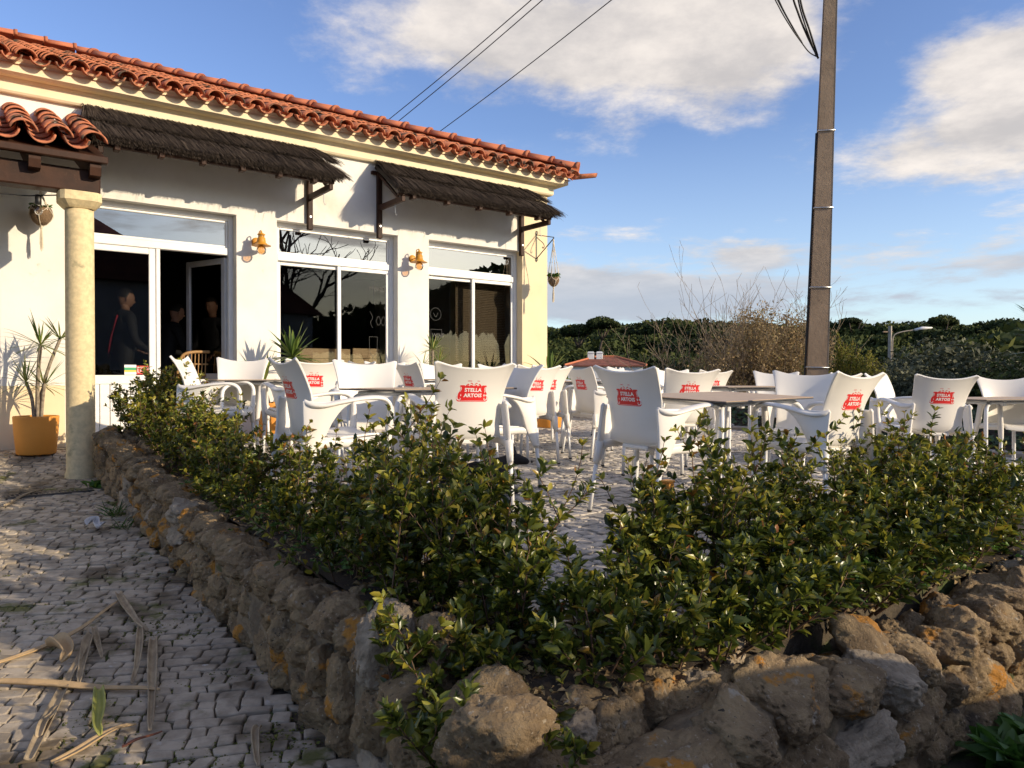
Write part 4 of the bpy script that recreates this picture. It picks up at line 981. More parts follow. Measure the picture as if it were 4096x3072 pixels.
# ------------------------------------------------------------------ tables
def table(x, y, ang, a, b, h, label, tiltx=0, tilty=0):
    """corner at (x,y); long side a along ang (deg from +y to the right), short side b to its left"""
    dx, dy = math.sin(R(ang)), math.cos(R(ang)); cx = x+dx*a/2-dy*b/2; cy = y+dy*a/2+dx*b/2; u, e = UE(cx, cy); z = patio_z(u, e)
    t = thing('cafe_table', label, 'table', (cx, cy, z), math.atan2(dy, dx), 'café tables on the patio'); t.rotation_euler = (R(tiltx), R(tilty), math.atan2(dy, dx))
    tp = MB(); tp.bbox((-a/2, -b/2, h-.004), (a/2, b/2, h), .002); part('tabletop', tp, 'table_wood', t)
    ed = MB(); ed.bbox((-a/2, -b/2, h-.0125), (a/2, b/2, h-.0042), .002); part('top_edge', ed, 'table_edge', t)
    fr = MB(); ia, ib = a/2-.10, b/2-.10
    fr.tube([(-ia, -ib, h-.032), (ia, -ib, h-.032)], .014, 8); fr.tube([(-ia, ib, h-.032), (ia, ib, h-.032)], .014, 8); fr.tube([(-ia, -ib, h-.032), (-ia, ib, h-.032)], .014, 8); fr.tube([(ia, -ib, h-.032), (ia, ib, h-.032)], .014, 8)
    part('frame', fr, 'leg_metal', t, True)
    for sx in (-1, 1):
        for sy in (-1, 1):
            l = MB(); xx, yy = sx*(a/2-.05), sy*(b/2-.05)
            p = cat_rom([(sx*(a/2-.24), sy*(b/2-.16), h-.034), (sx*(a/2-.14), sy*(b/2-.10), h-.038), (sx*(a/2-.075), sy*(b/2-.066), h-.075), (xx, yy, h-.15), (xx, yy, h-.4), (xx, yy, .01)], 22)
            l.tube([tuple(q) for q in p], .0165, 10); lo = part('leg', l, 'leg_metal', t, True)
            f = MB(); f.tube([(xx, yy, .012), (xx, yy, 0)], .0185, 10); part('foot', f, 'rubber', lo, True)
    for sx in (-1, 1):
        c = MB(); c.bbox((sx*.25-.02, -b/2+.09, h-.06), (sx*.25+.02, -b/2+.12, h-.013), .003); part('clip', c, 'leg_metal', t)
    return t
table(1.22, 4.30, 43, 1.32, .68, .72, 'brown wood-top table nearest the camera, between the two badge chairs', 2.6, 0)
table(-.74, 4.66, 45, 1.10, .65, .715, 'pale wood-top table at left between four white armchairs')
table(-2.58, 6.45, 60, .70, .65, .70, 'table before the open café door with its corner poking out over the hedge')
table(.55, 8.3, 80, .70, .70, .73, 'table with pale edge seen edge-on left of the middle badge chair')
table(2.05, 7.0, 70, .80, .70, .74, 'dark-topped table behind the brown table, left of the tall shaded chair')
table(4.02, 6.25, 75, 1.1, .70, .705, 'table cut by the right picture edge beside the lone badge chair')
table(-.95, 7.5, 70, .7, .65, .73, 'table hidden behind the left chairs, under the right wall lamp')
# ------------------------------------------------------------------ hedge shrubs
def tubes_np(segs, rad, k=4):
    V = []; F = []
    for (a, b), r in zip(segs, rad):
        a = np.array(a); b = np.array(b); d = b-a; d /= np.linalg.norm(d)+1e-9; x = np.cross(d, (0, .3, 1)); x /= np.linalg.norm(x)+1e-9; y = np.cross(d, x); o = len(V)
        for p, q in ((a, r), (b, r*.75)):
            for j in range(k): an = 2*math.pi*j/k; V.append(p+x*math.cos(an)*q+y*math.sin(an)*q)
        for j in range(k): F.append((o+j, o+(j+1) % k, o+k+(j+1) % k, o+k+j))
    return np.array(V), np.array(F)
leafsets = []
def single_leaf_meshes():
    rn = np.random.default_rng(77)
    for t in (.03, .1, .2, .3, .4, .52, .66, .8):
        for _ in range(2):
            V, F, T = leaf_cloud([(0, 0, 0)], [(1, 0, .1)], [1.0], [.46], rn, [t], .28); leafsets.append((t, npmesh('leaf', V, F, 'shrub_leaf', T, True)))
single_leaf_meshes()
def shrub(u, e, H, Rr, seed, label, near, dens=1.0, nstem=9, lsize=.042, fresh=.18, lean=(0, 0), sprigs=4, sph=1.0):
    rn = np.random.default_rng(seed); base = Vector(FW(u, e, patio_z(u, e)-.06 if u > .05 else pave_z(u, e)))
    t = thing('shrub', label, 'shrub', base, 0, 'hedge shrubs behind the stone wall')
    segs = []; rad = []; tips = []
    def grow(p, d, L, r, lvl):
        n = max(3, int(L/.05)); st = L/n; pts = [p]
        for i in range(n):
            d = d+rn.normal(size=3)*.10+np.array((0, 0, .05)); d /= np.linalg.norm(d); q = p+d*st
            segs.append((p, q)); rad.append(r*(1-.6*i/n)); p = q; pts.append(p)
            if lvl < 2 and i >= (1 if lvl else 2) and rn.random() < (.80 if lvl == 0 else .55):
                s = rn.normal(size=3); s[2] = abs(s[2])*.5+.25; s /= np.linalg.norm(s); nd = d*.55+s*.75; grow(p, nd/np.linalg.norm(nd), L*rn.uniform(.34, .58)*(1-.35*i/n), r*.6, lvl+1)
            f = i/n
            if lvl >= 1 or f > .10: tips.append((p, d.copy(), lvl, f, p[2]))
    nstem += 5
    for s in range(nstem):
        a = 2*math.pi*s/nstem+rn.random(); rr = Rr*rn.uniform(.2, 1.15)
        d = np.array((math.cos(a)*rr*.9/H+lean[0], math.sin(a)*rr*.9/H+lean[1], 1.)); d /= np.linalg.norm(d)
        grow(np.array((math.cos(a)*rr*.25, math.sin(a)*rr*.25, 0.)), d, H*(rn.uniform(.7, 1.0) if s % 3 else rn.uniform(.4, .65)), .006, 0)
    for s in range(sprigs):        # long thin shoots standing clear of the mass
        a = rn.random()*6.28; rr = Rr*rn.uniform(.1, .7); d = np.array((math.cos(a)*.12+lean[0]*.5, math.sin(a)*.12+lean[1]*.5, 1.)); d /= np.linalg.norm(d)
        grow(np.array((math.cos(a)*rr, math.sin(a)*rr, H*.3)), d, H*rn.uniform(.75, 1.0)*sph, .004, 1 if s % 2 else 2)
    V, F = tubes_np(segs, rad); st = link('stems', npmesh('stems', V, F, 'twig'), t); st['kind'] = 'stuff'
    P = []; D = []; Ls = []; T = []
    top = max(q[4] for q in tips)
    for (p, d, lvl, f, z) in tips:
        reps = 3 if rn.random() < dens*.6 else 2
        for _ in range(reps):
            s = rn.normal(size=3); s -= d*s.dot(d); s /= np.linalg.norm(s)+1e-9
            for sg in (-1, 1):
                dd = d*rn.uniform(.35, .95)+s*sg*.8+np.array((0, 0, .15)); P.append(p+rn.normal(size=3)*.004); D.append(dd); k = lsize*rn.uniform(.65, 1.25)*(1-.3*f*(lvl > 0)); Ls.append(k)
                zz = z/top; yo = rn.random()
                pr = fresh*(.25+1.6*f*zz)
                T.append(rn.uniform(.0, .42) if yo > pr else (rn.uniform(.5, .8) if rn.random() > .14 else rn.uniform(.85, 1.0)))
        if f > .92:      # growing tip: small upright fresh leaves
            for _ in range(4):
                dd = d+rn.normal(size=3)*.35; P.append(p); D.append(dd); Ls.append(lsize*rn.uniform(.35, .7)); T.append(rn.uniform(.45, .85) if rn.random() > .3 else rn.uniform(.85, 1))
    P = np.array(P); D = np.array(D); Ls = np.array(Ls); T = np.array(T); n = len(P); idx = np.arange(n)
    if near:             # the leaves nearest to the viewer are objects of their own
        v = np.array((camo.location.x-base.x, camo.location.y-base.y, CZ-base.z)); v /= np.linalg.norm(v)
        order = np.argsort(-(P @ v)); lone = order[:near]; idx = order[near:]
        for i in lone:
            d = Vector(D[i]); ms = min(leafsets, key=lambda q: abs(q[0]-T[i])+rn.random()*.06)[1]
            q = d.to_track_quat('X', 'Z').to_matrix().to_4x4() @ Matrix.Rotation(rn.uniform(-.7, .7), 4, 'X')
            link('leaf', ms, t, loc=P[i], rot=q.to_euler(), scale=(Ls[i],)*3)
    V, F, TT_ = leaf_cloud(P[idx], D[idx], Ls[idx], Ls[idx]*rn.uniform(.40, .52, len(idx)), rn, T[idx], .28)
    o = link('foliage', npmesh('foliage', V, F, 'shrub_leaf', TT_, True), t); o['kind'] = 'stuff'
    return t
HED = [ # u, e, height, radius, near leaves, density, stems, shoots, shoot length, lean outwards, label
 (.20, 1.62, .66, .34, 0, 1.0, 11, 3, .8, 0, 'hedge shrub at the far end beside the yellow column'),
 (.26, 2.12, .70, .36, 0, 1.0, 11, 4, .8, 0, 'hedge shrub in front of the stickers on the door glass'),
 (.24, 2.62, .60, .36, 0, 1.0, 11, 3, .9, 0, 'hedge shrub below the open café doorway'),
 (.22, 3.12, .52, .34, 0, 1.0, 11, 3, 1., 0, 'hedge shrub before the table at the café door'),
 (.20, 3.62, .50, .34, 0, 1.0, 11, 4, 1., 0, 'yellowish hedge shrub in the middle of the left wall'),
 (.18, 4.15, .44, .34, 0, 1.0, 11, 4, 1., 0, 'hedge shrub left of the side-on armchair'),
 (.16, 4.70, .38, .32, 60, 1.0, 11, 3, 1.1, .05, 'hedge shrub below the side-on armchair'),
 (.18, 5.20, .36, .34, 120, 1.0, 11, 4, 1.5, .05, 'tall sprigged hedge shrub in front of the side-on armchair legs'),
 (.20, 5.70, .36, .34, 200, 1.0, 11, 4, 1.3, .05, 'hedge shrub rising before the left table leg'),
 (.40, 6.15, .44, .34, 260, .9, 10, 6, 1.5, 0, 'hedge shrub with the tallest twig, crossing the nearest left badge chair'),
 (.10, 6.15, .38, .30, 200, 1.0, 11, 2, 1., .1, 'shrub on the wall top left of the tallest twig'),
 (.14, 6.60, .54, .36, 280, 1.0, 14, 5, 1.1, .08, 'dense dark shrub just inside the bend of the wall'),
 (.34, 6.72, .50, .30, 280, .9, 11, 6, 1.2, 0, 'sprigged shrub right of the dense dark one'),
 (.05, 7.00, .50, .32, 290, 1.0, 14, 3, .9, .15, 'glossy shrub leaning on the pale pitted stone of the wall'),
 (.02, 7.26, .44, .30, 290, 1.0, 15, 3, .9, .28, 'glossy leaves hanging in front of the lit corner stones'),
 (.03, 7.44, .36, .20, 290, 1.0, 12, 2, .8, .38, 'lowest leaves reaching down over the wall at the very front'),
 (.20, 7.10, .36, .20, 240, .8, 8, 3, 1.1, .05, 'shrub at the left side of the open gap of paving'),
 (.40, 7.24, .18, .12, 60, .3, -2, 3, 1.3, .05, 'thin twigs in the open gap of paving'),
 (.72, 7.46, .26, .24, 280, .9, 9, 2, 1., .15, 'shrub behind the orange lichen stones right of the gap'),
 (.30, 7.40, .26, .22, 240, .9, 9, 2, .9, .25, 'low leafy shoots at the foot of the paving gap'),
 (.52, 7.42, .24, .22, 240, .8, 8, 2, 1., .15, 'small shrub filling the gap behind the wall dip'),
 (.62, 7.16, .26, .20, 160, .6, 5, 3, 1.3, 0, 'loose twiggy shrub in the middle of the paving gap'),
 (1.0, 7.02, .38, .26, 260, .8, 8, 4, 1.4, 0, 'hedge shrub beside the orange post'),
 (1.30, 7.00, .40, .36, 280, .9, 11, 6, 1.45, 0, 'hedge shrub with red shoots in front of the brown table'),
 (.98, 7.44, .30, .30, 280, 1.0, 12, 2, .9, .15, 'low dark shrub on the wall top behind the orange spots'),
 (1.32, 7.44, .32, .30, 260, 1.0, 12, 2, .9, .1, 'low dark shrub on the wall top left of the slab stone'),
 (1.78, 7.00, .40, .36, 260, .9, 11, 5, 1.3, 0, 'hedge shrub below the right badge chair'),
 (1.66, 7.44, .30, .30, 240, 1.0, 12, 1, .8, .1, 'low dark shrub behind the ochre loose stone'),
 (2.24, 6.98, .40, .36, 240, .95, 11, 5, 1.3, 0, 'hedge shrub between the two right badge chairs'),
 (2.06, 7.42, .34, .32, 240, 1.0, 12, 2, .9, .05, 'dense shrub above the loose stones on the wall'),
 (2.70, 7.02, .42, .36, 200, 1.0, 12, 5, 1.2, 0, 'leafy shrub right of the dense one, under the lone badge chair'),
 (2.48, 7.40, .38, .34, 200, 1.0, 12, 2, 1., 0, 'shrub beside the smooth grey stone at the right'),
 (2.95, 7.30, .46, .36, 160, 1.0, 12, 4, 1.1, 0, 'bright yellow-green hedge shrub at the right edge'),
 (3.4, 7.2, .50, .36, 100, 1.0, 12, 4, 1., 0, 'hedge shrub cut by the right edge of the picture'),
 (3.40, 6.65, .52, .34, 60, 1.0, 12, 5, 1.1, 0, 'farthest right hedge shrub before the lone badge chair'),
]
for i, (u, e, H, r, near, dn, ns, sp, sph, ln, lab) in enumerate(HED):
    r *= 1.08
    shrub(u, e, H, r, 100+i, lab, near, dn, ns, .050 if e > 6.9 else (.046 if e > 5 else .042), .62 if i < 10 else (.34 if H < .37 or e > 7.1 and u < .2 else .55), (.5*ln, -.9*ln) if u > .13 else (-.5*ln, -.7*ln), sp, sph)

# clover and weeds at the hedge foot
def clover():
    rn = np.random.default_rng(5); P = []; D = []; S = []
    spots = [(.12, e, .10, .35) for e in np.arange(3.6, 6.2, .25)]+[(1.75, 7.38, .12, .25), (2.05, 7.36, .16, .25), (2.35, 7.38, .14, .2), (1.5, 7.4, .1, .2), (1.2, 7.4, .08, .2), (3.0, 7.4, .1, .2), (.9, 7.42, .05, .15), (2.7, 7.35, .12, .2)]
    for (u, e, h, sp) in spots:
        for _ in range(45 if u < .3 else 170):
            uu = u+rn.normal()*.09; ee = e+rn.normal()*sp*.4; x, y, _q = FW(uu, ee); z = patio_z(uu, ee)+rn.random()*h+.02; a = rn.random()*6.28
            for k in range(3):
                b = a+k*2.094; P.append((x, y, z)); D.append((math.cos(b), math.sin(b), .15)); S.append(rn.uniform(.014, .024))
    S = np.array(S); V, F, T = leaf_cloud(np.array(P), np.array(D), S, S*.95, rn, rn.random(len(S)), .1)
    o = link('clover', npmesh('clover', V, F, 'clover_leaf', T, True)); o['kind'] = 'stuff'; o['label'] = 'bright green clover growing at the foot of the hedge'
clover()
def weed(u, e, n, L, seed, lab, wide=.3, zf=pave_z):
    rn = np.random.default_rng(seed); x, y, _ = FW(u, e); t = thing('weed', lab, 'weed', (x, y, zf(u, e)), 0, 'weeds at the wall foot'); P = []; D = []; S = []
    for i in range(n):
        a = rn.random()*6.28; P.append((rn.normal()*.03, rn.normal()*.03, 0)); D.append((math.cos(a), math.sin(a), rn.uniform(.35, 1.6))); S.append(L*rn.uniform(.5, 1.1))
    S = np.array(S); V, F, T = leaf_cloud(np.array(P), np.array(D), S, S*wide, rn, rn.random(n)*.7, .5); link('foliage', npmesh('foliage', V, F, 'clover_leaf', T, True), t)['kind'] = 'stuff'
weed(1.02, 8.02, 60, .15, 3, 'leafy rosette weed at the wall foot, bottom right'); weed(1.62, 8.0, 90, .16, 4, 'big clump of weeds at the wall foot near the right edge', .45); weed(1.85, 7.98, 60, .14, 6, 'weed clump at the right picture edge below the wall', .45)
weed(-.26, 1.75, 26, .10, 7, 'small weed between the column and the far end of the wall', .4); weed(-.30, 2.9, 40, .16, 9, 'tuft of grass at the wall foot in the lane', .06); weed(-1.35, 3.6, 30, .10, 10, 'small grass tuft in the middle of the lane', .05)
weed(-.31, 3.3, 30, .13, 11, 'thin grass tuft beside the wall, nearer the camera', .06)

# ------------------------------------------------------------------ potted plants by the facade
def blades(t, c, n, L, W, rn, droop, up=(.2, 1.3), tint=(.1, .8), m='blade_leaf'):
    for i in range(n):
        a = 2.399*i+rn.uniform(-.4, .4); el = rn.uniform(*up); l = L*rn.uniform(.7, 1.1); d = np.array((math.cos(a)*math.cos(el), math.sin(a)*math.cos(el), math.sin(el)))
        p = np.array(c, float); V = []; k = 7; s = np.array((-math.sin(a), math.cos(a), 0)); tt = rn.uniform(*tint)
        for j in range(k):
            f = j/(k-1); w = W*(math.sin(math.pi*min(1, .12+f*.55+.0))**.8 if f < .5 else 1-((f-.5)*2)**1.6)*.5; w = max(w, .0006); nn = np.cross(s, d)
            V += [p-s*w+nn*w*.5, p.copy(), p+s*w+nn*w*.5]; d = d+np.array((0, 0, -droop*(.3+f))); d /= np.linalg.norm(d); p = p+d*l/(k-1)
        F = []
        for j in range(k-1):
            o = j*3; F += [(o, o+1, o+4, o+3), (o+1, o+2, o+5, o+4)]
        link('leaf', npmesh('leaf', np.array(V), np.array(F), m, [tt]*len(V), True), t)
def pot(t, r, h, m='pot_orange', sq=None, flare=.86):
    b = MB(); b.lathe([(r*flare*.96, 0), (r*flare, .01), (r*(flare+.10), h*.6), (r*.995, h*.93), (r, h-.012), (r*.985, h), (r*.90, h), (r*.87, h-.05)], 32, sq=sq); po = part('pot', b, m, t, True)
    b = MB(); b.lathe([(.0, h-.045), (r*.885, h-.05)], 24, cap=False, sq=sq); part('soil', b, 'soil', po)
def dracaena(u, e, label, heads, r, h, seed, zf, sq=None, L=.34, m=.016):
    rn = np.random.default_rng(seed); x, y, _ = FW(u, e); t = thing('potted_dracaena', label, 'potted plant', (x, y, zf(u, e)), RZ); pot(t, r, h, sq=sq)
    for (dx, dy, z, n, s) in heads:
        p = cat_rom([(dx*.2, dy*.2, h-.06), (dx*.4, dy*.5, h+(z-h)*.5), (dx, dy, z)], 10); b = MB(); b.tube([tuple(q) for q in p], [.014*s+.004]*10, 7); part('stem', b, 'pale_bark', t, True)
        blades(t, (dx, dy, z), n, L*s, m, rn, .10, (-.35, 1.35), (.25, 1.0))
dracaena(-.61, .45, 'spiky dracaena in a round orange pot against the left wall', [(.04, 0, 1.06, 36, 1.0), (.20, -.04, 1.12, 26, .8), (-.08, .02, .70, 24, .85), (.07, .03, .66, 26, .9)], .195, .37, 11, pave_z)
def yucca(u, e, label, heads, r, h, seed, sq=None, L=.42, W=.042):
    rn = np.random.default_rng(seed); x, y, _ = FW(u, e); t = thing('potted_yucca', label, 'potted plant', (x, y, patio_z(u, e)), RZ); pot(t, r, h, sq=sq)
    for (dx, dy, z, n, s, up) in heads:
        b = MB(); b.tube([(dx*.5, dy*.5, h-.06), (dx, dy, z)], .022, 8); part('stem', b, 'pale_bark', t, True); blades(t, (dx, dy, z), n, L*s, W, rn, .12, up, (.1, .75))
yucca(1.72, .5, 'broad-leaved yucca in an orange pot between the door and the middle window', [(.20, 0, .92, 48, 1.0, (-.3, 1.45)), (-.12, .05, .62, 11, .95, (.8, 1.45))], .21, .40, 12, sq=4)
dracaena(3.85, .45, 'yellowish spiky dracaena between the middle and right windows', [(0, 0, 1.08, 34, .85), (.10, 0, .92, 26, .75), (-.14, .02, .86, 28, .8)], .17, .33, 13, patio_z, L=.30, m=.016)
yucca(5.75, .6, 'yucca in an orange pot at the corner of the building', [(0, 0, .78, 30, 1.1, (-.3, 1.4))], .20, .36, 14)

def litter():
    rn = np.random.default_rng(31); P = []
    for _ in range(5200):
        if rn.random() < .5: u = rn.uniform(.0, .45); e = rn.uniform(1.5, 7.5)
        else: u = rn.uniform(.0, 3.6); e = rn.uniform(7.05, 7.56)
        P.append((*FW(u, e)[:2], patio_z(u, e)-.008+rn.random()*.02))
    P = np.array(P); S = rn.uniform(.015, .04, len(P)); D = rn.normal(size=P.shape); D[:, 2] *= .15
    V, F, T = leaf_cloud(P, D, S, S*.5, rn, rn.random(len(P)), .4); o = link('leaf_litter', npmesh('leaf_litter', V, F, 'dry_leaf', T)); o['kind'] = 'stuff'; o['label'] = 'dry fallen leaves on the soil under the hedge'
    b = MB(); b.grid(lambda i, j: (lambda u, e: FW(u, e, patio_z(u, e)+.004+.018*mnoise.noise((u*9, e*9, 2))))(-.02+.42*j, 1.4+6.12*i), 90, 8); b.grid(lambda i, j: (lambda u, e: FW(u, e, patio_z(u, e)+.004+.018*mnoise.noise((u*9, e*9, 2))))(.0+4.6*i, 7.16+.38*j if i > .24 else 7.36+.18*j), 80, 8)
    struct('planting_bed', b, 'soil', True)
litter()
# ------------------------------------------------------------------ trees and hillside
def crown_mesh(seed, n, lobes, flat, size, m, tlo=0., thi=1., name='crown', core=True):
    """crown of small leaf clumps over several lobes, unit radius"""
    rn = np.random.default_rng(seed); P = []; O = []; T = []
    L = [((0, 0, 0), .72)]+[((math.cos(a)*r, math.sin(a)*r, rn.uniform(-.15, .22)), rn.uniform(.28, .46)) for a, r in [(rn.random()*6.28, rn.uniform(.35, .72)) for _ in range(lobes)]]
    for i in range(n):
        c, r = L[rn.integers(len(L))] if rn.random() < .85 else L[0]
        d = rn.normal(size=3); d /= np.linalg.norm(d); k = r*rn.uniform(.72, 1.06); p = np.array(c)+d*k
        if p[2] < -.35: p[2] = -.35+rn.normal()*.05
        P.append(p); O.append(d); T.append(np.clip(.35+.30*d[2]+rn.normal()*.22, 0, 1))  # upward-facing clumps tinted lighter: sunlit tops painted into the leaf colour
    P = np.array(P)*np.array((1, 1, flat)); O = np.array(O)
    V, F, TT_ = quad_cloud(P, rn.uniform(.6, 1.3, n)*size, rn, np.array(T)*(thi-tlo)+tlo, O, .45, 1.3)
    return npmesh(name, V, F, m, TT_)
def trunk_mesh(seed, H, r, bend=.1, m='bark', limbs=5, spread=.55):
    rn = np.random.default_rng(seed); b = MB(); p = cat_rom([(0, 0, -.3), (rn.normal()*bend, rn.normal()*bend, H*.45), (rn.normal()*bend*1.5, rn.normal()*bend*1.5, H)], 8); b.tube([tuple(q) for q in p], [r*(1-.45*i/7) for i in range(8)], 7)
    e = p[-1]
    for i in range(limbs):
        a = i*6.28/limbs+rn.random(); q = e+np.array((math.cos(a)*spread*H*.5, math.sin(a)*spread*H*.5, H*.28)); b.tube([tuple(p[5]), tuple((p[5]+q)/2+np.array((0, 0, -.04*H))), tuple(q)], [r*.5, r*.38, r*.15], 5)
    return b.mesh('trunk', m, True)
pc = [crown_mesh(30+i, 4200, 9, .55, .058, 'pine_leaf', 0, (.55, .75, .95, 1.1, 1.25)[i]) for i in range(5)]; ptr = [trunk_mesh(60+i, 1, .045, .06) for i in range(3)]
def pine(px, r, topy, wid, label, group, i, cr=None):
    """umbrella pine standing at distance r in picture column px, its top at picture row topy, wid metres wide"""
    X = (px-512)/738; y = r/math.hypot(1, X); x = X*y; zt = CZ+(376-topy)/738*y; zg = terr_z(x, y); R_ = wid/2; ch = R_*.55*.95
    t = thing('pine_tree', label, 'tree', (x, y, zg), 0, group); hz = max(zt-zg-ch, .8)
    link('crown', (cr or pc)[i % len(cr or pc)], t, loc=(0, 0, hz), rot=(0, 0, i*1.3), scale=(R_, R_, R_*(.95+.1*(i % 3))))
    link('trunk', ptr[i % 3], t, scale=(hz*.9, hz*.9, hz*.80)); return t
def forest():
    rn = np.random.default_rng(12); G = 'umbrella pines on the wooded hillside'; i = 0
    ridge = [(548, 327), (575, 323), (600, 318), (618, 324), (650, 322), (690, 318), (730, 318), (770, 322), (800, 320), (850, 323), (900, 322), (940, 321), (980, 322), (1010, 317), (1060, 312)]
    def ry(px): return lerp_tab(ridge, px)
    rows = [(172, 19, 0, 12), (146, 23, 9, 12), (122, 27, 20, 11.5), (100, 33, 31, 11), (90, 42, 40, 11)]
    lab = ['dark umbrella pine on the crest of the wooded hill', 'dark umbrella pine just below the hill crest', 'umbrella pine midway up the wooded slope', 'umbrella pine low on the wooded slope', 'rounded pine at the foot of the wooded slope']
    for k, (r, step, dy, w) in enumerate(rows):
        px = 520+rn.random()*step
        while px < 1130:
            yy = ry(px)+dy+rn.normal()*2.5
            pine(px, r*rn.uniform(.96, 1.05), yy, w*rn.uniform(.8, 1.25), lab[k], G, i); i += 1; px += step*rn.uniform(.75, 1.2)
    for px, r, ty, w, l in ((602, 118, 314, 6, 'pale tall tree standing above the hill crest right of the hanging basket'), (577, 120, 322, 6, 'small pale tree on the skyline beside the building'), (944, 150, 314, 5, 'single small tree poking above the skyline right of the street lamp'), (852, 168, 316, 4, 'tiny tree on the skyline right of the utility pole'),
                          (668, 84, 349, 10, 'bright green rounded pine right of the distant house'), (700, 70, 352, 8, 'rounded pine behind the bare twigs'), (560, 96, 341, 11, 'big dark pine behind the distant house'), (1035, 60, 318, 12, 'large dark pine rising at the right picture edge')):
        pine(px, r, ty, w, l, None, i); i += 1
    # undergrowth that reads as one dark mass between the trunks
    P = []
    for _ in range(26000):
        r = rn.uniform(88, 175); a = rn.uniform(-.02, .72); x, y = r*math.sin(a), r*math.cos(a); P.append((x, y, terr_z(x, y)+rn.random()**1.5*2.6))
    P = np.array(P); V, F, T = quad_cloud(P, rn.uniform(.25, .6, len(P)), rn, rn.random(len(P))*.55, np.array([[0, -.3, .9]]).repeat(len(P), 0), .4, 1.2)
    o = link('undergrowth', npmesh('undergrowth', V, F, 'pine_leaf', T)); o['kind'] = 'stuff'; o['label'] = 'dark undergrowth covering the wooded hillside'
forest()
def bigtree(px, r, topy, wid, hgt, label, seed, m='olive_leaf', n=16000, size=.02):
    X = (px-512)/738; y = r/math.hypot(1, X); x = X*y; zt = CZ+(376-topy)/738*y; zg = terr_z(x, y); t = thing('olive_tree', label, 'tree', (x, y, zg)); R_ = wid/2
    cm = crown_mesh(seed, n, 12, hgt/wid, size, m, name='crown'); link('crown', cm, t, loc=(0, 0, zt-zg-hgt*.5), scale=(R_, R_, R_)); link('trunk', ptr[0], t, scale=(3, 3, max(zt-zg-hgt*.75, .5)))
bigtree(945, 34, 316, 7.5, 6.5, 'big grey-green olive-like tree behind the street lamp', 5, n=20000, size=.022)
bigtree(905, 30, 348, 4.2, 3.6, 'lower grey-green tree left of the big one, behind the lamp post', 6, n=9000, size=.028)
bigtree(1010, 31, 338, 4.5, 4.5, 'dark rounded tree at the right edge behind the lone badge chair', 7, m='pine_leaf', n=9000, size=.028)

# dry brown thicket with bare twigs, and the green bush at the pole
def thicket():
    rn = np.random.default_rng(19); r = 14.5; t = thing('dry_thicket', 'brown dry-leaved thicket with bare grey twigs left of the utility pole', 'bush', ((745-512)/738*r, r, -1.5))
    segs = []; rad = []; tips = []
    def grow(p, d, L, rr, lvl):
        n = max(3, int(L/.12)); st = L/n
        for i in range(n):
            d = d+rn.normal(size=3)*.09+np.array((0, 0, .03)); d /= np.linalg.norm(d); q = p+d*st; segs.append((p, q)); rad.append(max(.0035, rr*(1-.7*i/n))); p = q
            if lvl < 3 and i > n*.25 and rn.random() < .42:
                s = rn.normal(size=3); s[2] = abs(s[2])*.7; s /= np.linalg.norm(s); nd = d*.8+s*.6; grow(p, nd/np.linalg.norm(nd), L*rn.uniform(.25, .45), rr*.55, lvl+1)
            if lvl >= 1: tips.append(p)
    for k in range(80):
        x = rn.uniform(-1.35, 1.15); H = 3.35-1.0*abs(x+.0)**1.5*.6+rn.normal()*.25; tall = k < 7
        if tall: x = (-.75, .02, .14, .3, -.45, .5, -.1)[k]; H = (2.7, 3.2, 3.3, 3.0, 2.6, 2.8, 3.1)[k]
        grow(np.array((x, rn.uniform(-.5, .6), 0)), np.array((rn.normal()*.10, rn.normal()*.08, 1.)), H*rn.uniform(.85, 1), .013 if not tall else .016, 0 if not tall else 0)
    V, F = tubes_np(segs, rad, 3); link('twigs', npmesh('twigs', V, F, 'dry_twig'), t)['kind'] = 'stuff'
    tp = np.array(tips); sel = tp[(tp[:, 2] < 3.75-.75*np.abs(tp[:, 0]-.25))]; sel = sel[rn.integers(0, len(sel), 32000)]+rn.normal(size=(32000, 3))*.08
    # bare upper left, leafy right and low
    keep = (rn.random(len(sel)) < np.where(sel[:, 0] > 0, .95, np.clip(1.35-sel[:, 2]*.40, .10, 1))); sel = sel[keep]; D = rn.normal(size=sel.shape); S = rn.uniform(.035, .075, len(sel))
    V, F, T = leaf_cloud(sel, D, S, S*.5, rn, np.clip(rn.normal(.45, .25, len(sel)), 0, 1), .4); link('foliage', npmesh('foliage', V, F, 'dry_leaf', T), t)['kind'] = 'stuff'
thicket()
